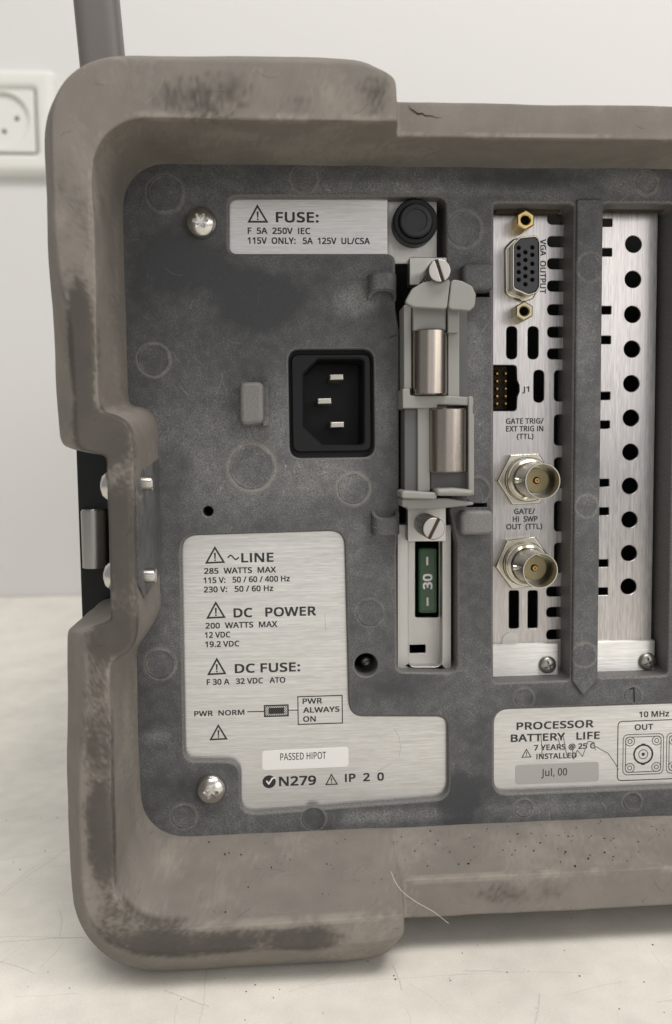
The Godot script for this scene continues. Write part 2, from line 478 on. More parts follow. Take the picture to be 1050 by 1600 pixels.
func bench_texture() -> ImageTexture:   # off-white laminate with grey smears and hair scratches
	var w := 1536
	var a := noise(61, 0.004, FastNoiseLite.TYPE_SIMPLEX_SMOOTH, 5).get_seamless_image(w, w).get_data()
	var sn := noise(67, 0.02, FastNoiseLite.TYPE_SIMPLEX, 4)
	var sm := sn.get_seamless_image(w, w)
	var b := sm.get_data()
	var g := noise(71, 0.35, FastNoiseLite.TYPE_SIMPLEX, 2).get_seamless_image(w, w).get_data()
	var out := PackedByteArray(); out.resize(w * w * 3)
	for y in w:
		for x in w:
			var i := y * w + x
			var smear := (b[i] / 255.0 - 0.5) * 0.05
			var t := 1.0 + (a[i] / 255.0 - 0.5) * 0.09 + (g[i] / 255.0 - 0.5) * 0.06 - smear
			out[i * 3] = clampi(int(229.0 * t), 0, 255)
			out[i * 3 + 1] = clampi(int(226.0 * t), 0, 255)
			out[i * 3 + 2] = clampi(int(217.0 * t), 0, 255)
	var r := RandomNumberGenerator.new(); r.seed = 5
	for k in 420:
		var p := Vector2(r.randf(), r.randf()) * w; var dir := r.randf() * TAU
		var length := r.randf_range(15, 60) if k < 330 else r.randf_range(120, 420)
		var dark := r.randf_range(0.86, 0.96)
		for st in int(length):
			dir += r.randf_range(-0.035, 0.035)
			p += Vector2.from_angle(dir)
			var i := (posmod(int(p.y), w) * w + posmod(int(p.x), w)) * 3
			for c in 3: out[i + c] = int(out[i + c] * dark)
	return ImageTexture.create_from_image(Image.create_from_data(w, w, false, Image.FORMAT_RGB8, out))

func make_materials() -> void:
	var fine := noise_tex(noise(2, 0.12, FastNoiseLite.TYPE_SIMPLEX, 3), 512, [])
	var rough_tex := noise_tex(noise(3, 0.03, FastNoiseLite.TYPE_SIMPLEX, 4), 512, [])
	M.panel = plain(Color.WHITE, 0.62)
	M.panel.albedo_texture = panel_texture()
	M.panel.heightmap_enabled = true; M.panel.heightmap_texture = fine; M.panel.heightmap_scale = 0.002
	M.casting = grained(plain(Color.WHITE, 0.6), fine, 0.0012, 60.0)
	M.casting.albedo_texture = noise_tex(noise(12, 0.05, FastNoiseLite.TYPE_SIMPLEX, 5), 512, [[0.2, Color8(76, 76, 78)], [0.5, Color8(84, 84, 85)], [0.8, Color8(95, 94, 92)]])
	M.casting_worn = grained(plain(Color.WHITE, 0.55), fine, 0.0012, 60.0)
	M.casting_worn.albedo_texture = noise_tex(noise(13, 0.06, FastNoiseLite.TYPE_SIMPLEX, 5), 512, [[0.2, Color8(100, 100, 100)], [0.5, Color8(113, 112, 110)], [0.8, Color8(128, 126, 123)]])
	M.lip = grained(plain(Color.WHITE, 0.55), fine, 0.0012, 60.0)
	M.lip.albedo_texture = noise_tex(noise(14, 0.05, FastNoiseLite.TYPE_SIMPLEX, 5), 512, [[0.2, Color8(78, 78, 79)], [0.5, Color8(94, 93, 92)], [0.8, Color8(118, 115, 112)]])
	M.rubber = plain(Color.WHITE, 0.78, 0.0, 0.4)
	M.rubber.albedo_texture = rubber_texture()
	M.rubber.vertex_color_use_as_albedo = true
	M.rubber.heightmap_enabled = true; M.rubber.heightmap_texture = rough_tex; M.rubber.heightmap_scale = 0.004
	M.plate = brushed(101, false, lin(0.82, 0.81, 0.795), 0.36)
	M.module = brushed(131, true, lin(0.74, 0.71, 0.70), 0.34, 0.68)
	M.bright_plate = brushed(151, false, lin(0.95, 0.94, 0.92), 0.46, 0.8)
	M.bright_plate.anisotropy = -0.85
	M.milled = grained(plain(lin(0.54, 0.53, 0.51), 0.42, 1.0), fine, 0.006, 80.0)
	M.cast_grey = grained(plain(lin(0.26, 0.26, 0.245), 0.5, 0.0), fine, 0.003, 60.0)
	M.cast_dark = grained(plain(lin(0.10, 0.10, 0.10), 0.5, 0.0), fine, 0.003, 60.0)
	M.satin = grained(plain(lin(0.38, 0.335, 0.295), 0.2, 1.0), fine, 0.0012, 90.0)
	M.nickel = plain(lin(0.58, 0.55, 0.47), 0.22, 1.0)
	M.steel = plain(lin(0.60, 0.58, 0.55), 0.26, 1.0)
	M.barrel = plain(lin(0.36, 0.35, 0.34), 0.32, 1.0)
	M.dark_steel = plain(lin(0.36, 0.35, 0.33), 0.38, 1.0)
	M.brass = plain(lin(0.62, 0.47, 0.20), 0.28, 1.0)
	M.olive_brass = plain(lin(0.47, 0.41, 0.26), 0.30, 1.0)
	M.pin = plain(lin(0.50, 0.48, 0.44), 0.38, 1.0)
	M.gold = plain(lin(0.55, 0.33, 0.12), 0.3, 1.0)
	M.black = plain(lin(0.008, 0.009, 0.010), 0.4, 0.0, 0.35)
	M.black_grain = grained(plain(lin(0.012, 0.012, 0.014), 0.45), fine, 0.003, 70.0)
	M.cast_face = plain(lin(0.48, 0.46, 0.44), 0.4, 1.0)
	M.gold_dark = plain(lin(0.12, 0.085, 0.055), 0.5, 0.4)
	M.insert = plain(lin(0.035, 0.038, 0.045), 0.5)
	M.void = plain(lin(0.006, 0.006, 0.006), 0.9)
	M.felt = grained(plain(lin(0.10, 0.075, 0.05), 0.95), rough_tex, 0.06, 160.0)
	M.ink = plain(lin(0.018, 0.018, 0.02), 0.55)
	M.pen = plain(lin(0.10, 0.10, 0.10), 0.6)
	M.scratch = plain(lin(0.32, 0.31, 0.29), 0.6)
	M.white_ink = plain(lin(0.75, 0.75, 0.74), 0.5)
	M.sticker = plain(lin(0.74, 0.73, 0.71), 0.5)
	M.grey_sticker = plain(lin(0.36, 0.35, 0.335), 0.55)
	M.ptfe = plain(lin(0.34, 0.29, 0.16), 0.4)
	M.green = plain(lin(0.014, 0.068, 0.024), 0.2)
	M.green.clearcoat_enabled = true; M.green.clearcoat = 0.3; M.green.clearcoat_roughness = 0.12
	M.outlet = plain(lin(0.75, 0.75, 0.715), 0.1)
	M.handle = grained(plain(lin(0.135, 0.122, 0.118), 0.42), fine, 0.003, 40.0)
	M.wall = grained(plain(lin(0.67, 0.662, 0.655), 0.55), rough_tex, 0.012, 3.0)
	M.bench = plain(Color.WHITE, 0.38)
	M.bench.albedo_texture = bench_texture()
	M.bench.uv1_scale = Vector3(0.25, 0.25, 1)
	M.debris = plain(lin(0.03, 0.025, 0.02), 0.9)
	M.fibre = plain(lin(0.6, 0.57, 0.52), 0.7)

# ---------------------------------------------------------------- the scene
func _ready() -> void:
	rng.seed = 7
	# camera: a phone held a hand's breadth and a half from the rear panel
	var cam := Camera3D.new(); cam.name = "camera"
	cam.position = Vector3(0, 133, 228) * K
	cam.rotation_degrees = Vector3(-4.2653, -3.829, -0.715)
	cam.keep_aspect = Camera3D.KEEP_HEIGHT
	cam.near = 0.02; cam.far = 20.0
	var lens := CameraAttributesPhysical.new()
	lens.frustum_focal_length = 19.5; lens.frustum_focus_distance = 0.226; lens.exposure_aperture = 9.0
	lens.frustum_near = 0.02; lens.frustum_far = 20.0
	cam.attributes = lens
	cam.fov = 63.215
	add_child(cam); cam.current = true
	# light: a ceiling fitting to the upper right in front of the bench, and the dim room behind the camera
	var env := Environment.new()
	env.background_mode = Environment.BG_COLOR
	env.background_color = lin(0.345, 0.345, 0.347)
	env.tonemap_mode = Environment.TONE_MAPPER_LINEAR
	env.tonemap_exposure = 0.97
	env.sdfgi_enabled = true; env.ssao_enabled = true; env.ssil_enabled = true
	var we := WorldEnvironment.new(); we.name = "environment"; we.environment = env
	add_child(we)
	var lamp := AreaLight3D.new(); lamp.name = "ceiling_fitting"
	lamp.area_size = Vector2(1.8, 0.6); lamp.light_energy = 4.4; lamp.light_color = Color(1.0, 0.98, 0.955)
	lamp.shadow_enabled = true; lamp.area_range = 6.0
	add_child(lamp)
	lamp.look_at_from_position(Vector3(0.42, 2.1, 0.95), Vector3(0.05, 0.1, -0.05), Vector3.UP)

	var side := AreaLight3D.new(); side.name = "side_fitting"
	side.area_size = Vector2(1.6, 1.0); side.light_energy = 1.3; side.light_color = Color(1.0, 0.98, 0.96)
	side.shadow_enabled = true; side.area_range = 6.0
	add_child(side)
	side.look_at_from_position(Vector3(1.5, 0.75, 1.3), Vector3(0.05, 0.1, -0.05), Vector3.UP)

	var room := AreaLight3D.new(); room.name = "window_behind_viewer"
	room.area_size = Vector2(2.2, 0.8); room.light_energy = 0.42; room.light_color = Color(1.0, 0.99, 0.985)
	room.shadow_enabled = true; room.area_range = 6.0
	add_child(room)
	room.look_at_from_position(Vector3(0.45, 0.45, 1.9), Vector3(0.05, 0.1, -0.05), Vector3.UP)

	make_materials()
	var probe := TextMesh.new(); probe.text = "H"; probe.font_size = 64; probe.pixel_size = 0.01
	cap_ratio = probe.get_aabb().size.y; base_line = probe.get_aabb().position.y

	build_room()
	box_root = thing("test_instrument", "grey rubber bumpered test instrument standing on the bench, its rear panel to the front", "instrument")
	build_body()
	build_bumper()
	build_panel()
	build_labels()
	build_inlet()
	build_latch()
	build_fuses()
	build_modules()
	build_small()
	build_outlet()
	build_litter()

func structure(called: String, s: Soup, m: Material, origin := Vector2.ZERO) -> void:
	var o := part(called, s.mesh(0.0, origin), m, self)
	o.set_meta("kind", "structure")

func build_room() -> void:
	var s := Soup.new()
	s.quad(Vector3(-1600, -200, -560), Vector3(1900, -200, -560), Vector3(1900, 2200, -560), Vector3(-1600, 2200, -560))
	structure("wall", s, M.wall)
	var am := ArrayMesh.new(); var arrays := []; arrays.resize(Mesh.ARRAY_MAX)
	var c := [Vector3(-1200, 0, -559), Vector3(1500, 0, -559), Vector3(1500, 0, 700), Vector3(-1200, 0, 700)]
	var pos := PackedVector3Array(); var uv := PackedVector2Array(); var nor := PackedVector3Array()
	for i in [0, 1, 2, 0, 2, 3]:
		pos.append(c[i] * K); nor.append(Vector3.UP); uv.append(Vector2(c[i].x, c[i].z) / 100.0)
	arrays[Mesh.ARRAY_VERTEX] = pos; arrays[Mesh.ARRAY_NORMAL] = nor; arrays[Mesh.ARRAY_TEX_UV] = uv
	am.add_surface_from_arrays(Mesh.PRIMITIVE_TRIANGLES, arrays)
	var o := part("bench_top", am, M.bench, self); o.set_meta("kind", "structure")
	var e := Soup.new()   # the slab under the bench sheet
	cube(e, Vector3(-1200, -30, -558), Vector3(1500, -1, 699), 0.5)
	structure("bench_slab", e, M.outlet)

func build_body() -> void:
	var s := Soup.new()
	cube(s, Vector3(-41, 9, -360), Vector3(341, 217, -30), 3.0)
	part("case", s, M.black_grain, box_root)
	# the carry handle: one grey arm rising behind the left side
	var h := group_part("carry_handle", box_root, Vector3(-41.2, 120, -30), "grey carry handle arm rising behind the bumper")
	h.rotation_degrees = Vector3(0, 0, 3.8)
	var a := Soup.new()
	prism(a, rounded([Vector2(-6.7, -5), Vector2(6.3, -5), Vector2(6.3, 5), Vector2(-6.7, 5)], 4.2, 8), -8, 300, 1.0)
	var bar := part("handle_arm", a, M.handle, h); bar.rotation_degrees = Vector3(-90, 0, 0)
	# black side bracket with its bright pivot barrel, seen through the notch in the bumper
	var b := Soup.new()
	cube(b, Vector3(-58, 78, -22), Vector3(-40, 140, -15), 0.4)
	part("side_bracket", b, M.black, box_root)
	var r := Soup.new()
	lathe(r, [Vector2(3.7, 0), Vector2(3.7, 16.2), Vector2(3.3, 16.8), Vector2(0, 16.8)], 28)
	var barrel := part("pivot_barrel", r, M.barrel, box_root, Vector3(-53.3, 100.2, -14), "bright steel pivot barrel in the bumper notch")
	barrel.rotation_degrees = Vector3(-90, 0, 0)

# the bumper: stations round the frame, each [outer edge, front outer edge, front inner edge, foot of the inner wall, front height]
func bumper_stations() -> Array:
	var st := []
	for x in [150.0, 110.0, 70.0, 45.0, 31.5]:
		st.append([Vector2(x, 218.2), Vector2(x, 216.6), Vector2(x, 208.5), Vector2(x, 208.7), 22.0])
	st.append([Vector2(29.2, 218.2), Vector2(29.2, 216.6), Vector2(29.2, 208.5), Vector2(29.2, 208.7), 22.0])
	st.append([Vector2(28.5, 218.4), Vector2(28.4, 216.6), Vector2(28.4, 208.2), Vector2(28.4, 208.7), 32.4])
	st.append([Vector2(27.2, 221.6), Vector2(27.0, 218.4), Vector2(27.4, 207.9), Vector2(27.4, 208.7), 33.0])
	st.append([Vector2(22.5, 225.6), Vector2(21.5, 220.4), Vector2(22.5, 207.8), Vector2(22.5, 208.7), 33.0])
	st.append([Vector2(14.0, 226.2), Vector2(14.0, 220.8), Vector2(14.0, 207.8), Vector2(14.0, 208.7), 33.0])
	st.append([Vector2(-8.0, 226.0), Vector2(-8.0, 220.7), Vector2(-8.0, 207.8), Vector2(-8.0, 208.7), 33.0])
	st.append([Vector2(-26.0, 225.8), Vector2(-26.0, 220.6), Vector2(-22.0, 207.9), Vector2(-22.0, 208.7), 33.0])
	for k in 7:
		var d := Vector2.from_angle(PI / 2 + PI / 2 * k / 6.0)
		st.append([Vector2(-34.0, 205.8) + d * 19.9, Vector2(-35.0, 206.2) + d * 14.4, Vector2(-28.7, 195.8) + d * 12.1, Vector2(-28.7, 197.2) + d * 11.5, 33.0])
	st.append([Vector2(-53.9, 196), Vector2(-49.6, 194), Vector2(-40.9, 190), Vector2(-40.2, 190), 33.0])
	st.append([Vector2(-53.9, 176), Vector2(-49.4, 176), Vector2(-40.9, 176), Vector2(-40.2, 176), 33.0])
	st.append([Vector2(-53.35, 164.69), Vector2(-46.76, 163.13), Vector2(-41.06, 163.12), Vector2(-40.13, 168.20), 33.0])
	st.append([Vector2(-53.42, 146.54), Vector2(-46.31, 147.73), Vector2(-41.20, 147.98), Vector2(-40.14, 151.30), 33.0])
	st.append([Vector2(-53.22, 139.67), Vector2(-46.17, 139.30), Vector2(-40.98, 143.76), Vector2(-40.11, 146.71), 33.0])
	st.append([Vector2(-53.04, 136.45), Vector2(-46.15, 135.94), Vector2(-40.46, 142.16), Vector2(-38.96, 145.50), 33.0])
	st.append([Vector2(-51.75, 134.28), Vector2(-45.64, 134.03), Vector2(-37.59, 141.40), Vector2(-35.92, 145.14), 33.0])
	st.append([Vector2(-45.52, 132.82), Vector2(-43.21, 133.12), Vector2(-34.90, 139.62), Vector2(-33.60, 142.89), 33.0])
	st.append([Vector2(-41.85, 132.32), Vector2(-40.05, 132.35), Vector2(-33.82, 136.67), Vector2(-32.67, 139.62), 33.0])
	st.append([Vector2(-41.43, 131.40), Vector2(-39.51, 131.16), Vector2(-33.70, 133.74), Vector2(-32.61, 135.84), 33.0])
	st.append([Vector2(-41.63, 124.96), Vector2(-39.63, 125.27), Vector2(-33.79, 125.62), Vector2(-32.79, 126.35), 33.0])
	st.append([Vector2(-41.78, 111.05), Vector2(-39.70, 111.90), Vector2(-33.99, 111.79), Vector2(-33.04, 108.06), 33.0])
	st.append([Vector2(-41.88, 98.56), Vector2(-39.79, 99.91), Vector2(-34.13, 99.77), Vector2(-33.13, 95.75), 33.0])
	st.append([Vector2(-41.88, 93.85), Vector2(-39.82, 94.47), Vector2(-34.20, 92.51), Vector2(-33.00, 91.15), 33.0])
	st.append([Vector2(-42.68, 92.61), Vector2(-40.29, 93.43), Vector2(-34.52, 89.17), Vector2(-34.31, 87.63), 33.0])
	st.append([Vector2(-47.23, 91.42), Vector2(-43.42, 92.30), Vector2(-35.79, 86.47), Vector2(-37.21, 83.09), 33.0])
	st.append([Vector2(-52.11, 90.39), Vector2(-45.80, 91.31), Vector2(-38.35, 85.02), Vector2(-39.37, 80.30), 33.0])
	st.append([Vector2(-52.92, 89.30), Vector2(-46.30, 89.50), Vector2(-40.30, 83.86), Vector2(-40.05, 77.83), 33.0])
	st.append([Vector2(-53.05, 85.48), Vector2(-46.42, 86.17), Vector2(-40.75, 81.43), Vector2(-40.17, 73.72), 33.0])
	st.append([Vector2(-53.52, 68.19), Vector2(-46.63, 71.20), Vector2(-40.57, 70.99), Vector2(-40.23, 60.25), 33.0])
	st.append([Vector2(-54.2, 55), Vector2(-49.0, 55), Vector2(-41.4, 55), Vector2(-40.2, 55), 33.0])
	for k in 7:
		var d := Vector2.from_angle(PI + PI / 2 * k / 6.0)
		st.append([Vector2(-32.0, 23.0) + d * 22.2, Vector2(-31.0, 28.5) + d * Vector2(18.0, 16.2), Vector2(-29.0, 31.0) + d * Vector2(12.4, 12.8), Vector2(-28.2, 37.6) + d * 12.0, 33.0])
	st.append([Vector2(-20.0, 0.8), Vector2(-20.0, 12.2), Vector2(-17.0, 18.2), Vector2(-17.0, 25.6), 33.0])
	st.append([Vector2(0.0, 0.8), Vector2(0.0, 12.0), Vector2(0.0, 18.4), Vector2(0.0, 25.6), 33.0])
	st.append([Vector2(16.0, 1.0), Vector2(16.0, 11.8), Vector2(16.0, 18.6), Vector2(16.0, 25.6), 33.0])
	st.append([Vector2(24.0, 1.4), Vector2(24.0, 11.9), Vector2(25.0, 18.8), Vector2(25.0, 25.6), 33.0])
	st.append([Vector2(27.8, 4.8), Vector2(27.6, 13.0), Vector2(27.8, 18.9), Vector2(27.8, 25.6), 33.0])
	st.append([Vector2(29.0, 8.6), Vector2(28.9, 14.0), Vector2(28.9, 19.2), Vector2(28.9, 25.6), 32.4])
	st.append([Vector2(29.7, 9.4), Vector2(29.7, 11.6), Vector2(29.7, 21.7), Vector2(29.7, 25.6), 22.0])
	for x in [32.0, 45.0, 70.0, 110.0, 150.0]:
		st.append([Vector2(x, 9.4), Vector2(x, 11.4), Vector2(x, 21.8), Vector2(x, 25.6), 22.0])
	return st

func chaikin(pts: Array, loop: bool) -> Array:
	var out := []
	var n := pts.size()
	if not loop: out.append(pts[0])
	for i in (n if loop else n - 1):
		var a = pts[i]; var b = pts[(i + 1) % n]
		if a is Array:
			var p := []; var q := []
			for k in a.size():
				p.append(lerp(a[k], b[k], 0.25)); q.append(lerp(a[k], b[k], 0.75))
			out.append(p); out.append(q)
		else:
			out.append(lerp(a, b, 0.25)); out.append(lerp(a, b, 0.75))
	if not loop: out.append(pts[n - 1])
	return out

const GRIME := [[Vector2(-43.99, 177.37), 7.0, 30.0, 0.32], [Vector2(-44.53, 58.77), 7.0, 30.0, 0.25], [Vector2(-13.91, 212.75), 13.0, 6.5, 0.55], [Vector2(23.01, 213.31), 5.0, 6.0, 0.45], [Vector2(7.66, 210.97), 9.0, 3.5, 0.35], [Vector2(-44.64, 154.51), 3.2, 18.0, 0.75], [Vector2(-41.92, 137.06), 7.0, 7.0, 0.75], [Vector2(-36.94, 125.23), 5.0, 20.0, 0.55], [Vector2(-37.15, 104.36), 5.0, 18.0, 0.6], [Vector2(-38.36, 89.28), 8.0, 6.0, 0.55], [Vector2(-43.54, 66.47), 4.0, 25.0, 0.32], [Vector2(-43.71, 38.40), 4.0, 14.0, 0.55], [Vector2(-36.78, 18.98), 12.0, 8.0, 0.6], [Vector2(-7.75, 14.20), 14.0, 4.0, 0.5], [Vector2(6.25, 13.45), 8.0, 5.0, 0.6], [Vector2(18.83, 13.59), 5.0, 5.0, 0.35], [Vector2(-23.19, 13.42), 14.0, 5.0, 0.5], [Vector2(62.06, 16.81), 20.0, 4.0, 0.35]]

func build_bumper() -> void:
	var left := bumper_stations()
	var ring := left.duplicate()
	for i in range(left.size() - 2, 0, -1):   # the far half mirrors the near one
		var m := []
		for k in 4: m.append(Vector2(300.0 - left[i][k].x, left[i][k].y))
		m.append(left[i][4])
		ring.append(m)
	for k in 2: ring = chaikin(ring, true)
	var rows := []
	for i in ring.size():
		var a: Array = ring[i]; var b: Array = ring[(i + 1) % ring.size()]
		var length := maxf((a[2] as Vector2).distance_to(b[2]), maxf((a[1] as Vector2).distance_to(b[1]), absf(a[4] - b[4])))
		var seen_from := (a[2] as Vector2).x < 130.0
		var m := maxi(1, ceili(length / (0.85 if seen_from else 6.0)))
		for k in m:
			var p := []
			for j in 5: p.append(lerp(a[j], b[j], float(k) / m))
			rows.append(p)
	var grid := []
	for r in rows:
		var o: Vector2 = r[0]; var fr: Vector2 = r[1]; var li: Vector2 = r[2]; var ft: Vector2 = r[3]; var z: float = r[4]
		var zo := z - 10.0 if z > 23.0 else z - 9.0
		var w := (li - fr).normalized()
		var c := [v3(o, -16), v3(o, zo - 12.0), v3(o, zo - 4.0), v3(o, zo), v3(o.lerp(fr, 0.35), lerpf(zo, z, 0.36)), v3(o.lerp(fr, 0.82), lerpf(zo, z, 0.84)), v3(fr, z - 0.1), v3(fr + w * 1.1, z), v3(fr.lerp(li, 0.5), z + 0.12), v3(li - w * 0.8, z), v3(li, z), v3(li.lerp(ft, 0.8 / z), z - 0.8), v3(li.lerp(ft, 0.33), z * 0.67), v3(li.lerp(ft, 0.66), z * 0.34), v3(ft, 0.8), v3(ft, -1.2)]
		for k in 2: c = chaikin(c, false)
		grid.append(c)
	var nr := grid.size(); var nc: int = grid[0].size()
	var dent := noise(81, 0.035, FastNoiseLite.TYPE_SIMPLEX_SMOOTH, 2); var small := noise(83, 0.22, FastNoiseLite.TYPE_SIMPLEX_SMOOTH, 2)
	var n1 := noise(91, 0.055, FastNoiseLite.TYPE_SIMPLEX, 4); var n2 := noise(92, 0.3, FastNoiseLite.TYPE_SIMPLEX, 3); var n5 := noise(98, 0.03, FastNoiseLite.TYPE_SIMPLEX_SMOOTH, 4); var n3 := noise(93, 0.75, FastNoiseLite.TYPE_SIMPLEX, 2)
	var pos := PackedVector3Array(); pos.resize(nr * nc)
	var nor := PackedVector3Array(); nor.resize(nr * nc)
	var uv := PackedVector2Array(); uv.resize(nr * nc)
	var col := PackedColorArray(); col.resize(nr * nc)
	for i in nr:
		for j in nc:
			var du: Vector3 = grid[(i + 1) % nr][j] - grid[(i + nr - 1) % nr][j]
			var dv: Vector3 = grid[i][mini(j + 1, nc - 1)] - grid[i][maxi(j - 1, 0)]
			var nn := dv.cross(du).normalized()
			var p: Vector3 = grid[i][j]
			pos[i * nc + j] = p + nn * (dent.get_noise_3dv(p) * 0.26 + small.get_noise_3dv(p) * 0.03)
	var s_at := 0.0
	for i in nr:
		var arc := 0.0
		for j in nc:
			var k := i * nc + j
			var du: Vector3 = pos[((i + 1) % nr) * nc + j] - pos[((i + nr - 1) % nr) * nc + j]
			var dv: Vector3 = pos[i * nc + mini(j + 1, nc - 1)] - pos[i * nc + maxi(j - 1, 0)]
			nor[k] = dv.cross(du).normalized()
			if j > 0: arc += pos[k].distance_to(pos[k - 1])
			uv[k] = Vector2(s_at, arc) / 130.0
			var p := pos[k]
			var z: float = rows[i][4]
			var q := Vector2(p.x, p.y)
			var fn := n2.get_noise_3dv(p); var gn := n3.get_noise_3dv(p); var bn := n1.get_noise_3dv(p)
			var bias := -0.40
			if p.z > z - 4.0:
				bias += blobs(GRIME, q) * 1.15
			var dirt := ss(-0.12, 0.40, bias + bn * 0.24 + fn * 0.16 + gn * 0.22) * 0.78
			# rubbed pale along the inner front edge, in patches
			var edge := 0.0
			if absf(p.z - z) < 1.6 and q.distance_to(rows[i][2]) < 1.2: edge = ss(-0.3, 0.3, bn + fn * 0.5)
			var base := Color(0.262, 0.240, 0.213).lerp(Color(0.238, 0.220, 0.200), clampf(bn + 0.5, 0, 1))
			base = base.lerp(Color(0.36, 0.33, 0.29), edge * 0.8)
			var chalk := ss(0.02, 0.42, n5.get_noise_3dv(p) * 0.75 + gn * 0.22 + fn * 0.12) * 0.42   # pale dusty smears
			base = base.lerp(Color(0.400, 0.372, 0.330), chalk)
			base = base.lerp(Color(0.058, 0.052, 0.046), dirt)
			col[k] = base
		s_at += (rows[i][2] as Vector2).distance_to(rows[(i + 1) % nr][2])
	var idx := PackedInt32Array()
	for i in nr:
		var i2 := (i + 1) % nr
		for j in nc - 1:
			var a := i * nc + j; var b := i2 * nc + j; var c := i2 * nc + j + 1; var d := i * nc + j + 1
			idx.append_array(PackedInt32Array([a, b, c, a, c, d]))
	for k in pos.size(): pos[k] *= K
	var arrays := []; arrays.resize(Mesh.ARRAY_MAX)
	arrays[Mesh.ARRAY_VERTEX] = pos; arrays[Mesh.ARRAY_NORMAL] = nor; arrays[Mesh.ARRAY_TEX_UV] = uv; arrays[Mesh.ARRAY_COLOR] = col; arrays[Mesh.ARRAY_INDEX] = idx
	var am := ArrayMesh.new(); am.add_surface_from_arrays(Mesh.PRIMITIVE_TRIANGLES, arrays)
	var bumper := part("rubber_bumper", am, M.rubber, box_root, Vector3.ZERO, "grimy taupe rubber bumper framing the rear panel")
	# the cast boss let into the bumper's inner wall, and its two cross screws
	var s := Soup.new()
	prism(s, rounded([Vector2(0, Vector2(-32.74, 131.36).y), Vector2(0, Vector2(-33.07, 100.86).y), Vector2(24, Vector2(-34.73, 97.42).y), Vector2(30, Vector2(-34.51, 101.55).y), Vector2(30, Vector2(-33.74, 127.30).y), Vector2(24, Vector2(-33.80, 128.66).y)], 0.5), -1.0, 0.75, 0.15)
	var boss := part("side_boss", s, M.panel, box_root, Vector3(-33.25, 0, 0))
	boss.rotation_degrees = Vector3(0, 87.9, 0)
	boss.scale = Vector3(-1, 1, 1)
	for y in [Vector2(-32.37, 125.55).y, Vector2(-32.72, 102.90).y]:
		var e := Soup.new()
		lathe(e, [Vector2(1.85, -2), Vector2(1.85, 3.0), Vector2(1.6, 3.3), Vector2(0, 3.3)], 24)
		var en := part("cross_screw_end", e, M.steel, box_root, Vector3(-34.0, y, 23.0)); en.rotation_degrees = Vector3(0, 90, 0)
		var h := Soup.new()
		lathe(h, [Vector2(3.7, 0), Vector2(3.6, 0.8), Vector2(2.6, 2.0), Vector2(1.2, 2.5), Vector2(0, 2.6)], 28)
		var hd := part("cross_screw_head", h, M.steel, box_root, Vector3(-42.0, y - 0.8, 17.0)); hd.rotation_degrees = Vector3(0, -90, 0)
	# a tear in the rubber near the step, and the specks of grit that have settled on the sill
	var tear := Soup.new()
	var path := [Vector2(32.54, 215.77), Vector2(32.83, 214.98), Vector2(33.76, 214.40), Vector2(34.85, 213.66), Vector2(35.79, 213.83), Vector2(36.57, 213.31), Vector2(38.14, 213.26), Vector2(39.39, 212.83), Vector2(40.80, 213.00)]
	for i in path.size() - 1:
		var t0 := 0.2 * (1.0 - absf(i - 3.0) / 5.5); var t1 := 0.2 * (1.0 - absf(i - 2.0) / 5.5)
		tear.quad(v3(path[i] + Vector2(0, -t0), 22.32), v3(path[i + 1] + Vector2(0, -t1), 22.32), v3(path[i + 1] + Vector2(0, t1), 22.34), v3(path[i] + Vector2(0, t0), 22.34))
	part("torn_crack", tear, M.void, bumper, Vector3.ZERO, "", 0.0)

var holes_all := []

func window(parent: Node3D, outline: PackedVector2Array, r: float, depth: float, s: Soup) -> void:
	holes_all.append(inset(outline, -r))
	recess(s, outline, 0.0, r, -depth)

func W_label() -> PackedVector2Array:
	return rounded([Vector2(-27.07, 110.12), Vector2(17.57, 110.68), Vector2(18.22, 58.09), Vector2(46.33, 57.12), Vector2(46.28, 33.52), Vector2(-12.50, 31.31), Vector2(-12.18, 46.66), Vector2(-27.64, 47.25)], [4.5, 4.5, 4.5, 3.8, 4.2, 4.2, 4.6, 3.2], 7)

func W_main() -> PackedVector2Array:
	return rounded([Vector2(-12.15, 200.33), Vector2(46.14, 200.77), Vector2(46.08, 178.34), Vector2(47.13, 173.19), Vector2(47.00, 115.40), Vector2(48.96, 106.42), Vector2(48.90, 69.90), Vector2(31.99, 70.79), Vector2(32.05, 104.97), Vector2(32.84, 115.65), Vector2(33.17, 164.62), Vector2(32.17, 171.49), Vector2(32.27, 185.81), Vector2(-12.47, 185.66)], [2.2, 2.6, 0.3, 0.3, 1.0, 2.0, 2.6, 2.0, 0.6, 0.6, 0.5, 1.0, 2.6, 2.2], 6)

func W_proc() -> PackedVector2Array:
	var a := Vector2(59.74, 58.65); var b := Vector2(60.35, 34.31)
	return rounded([Vector2(a.x, a.y), Vector2(a.x, b.y), Vector2(172, b.y), Vector2(172, a.y)], 4.2, 7)

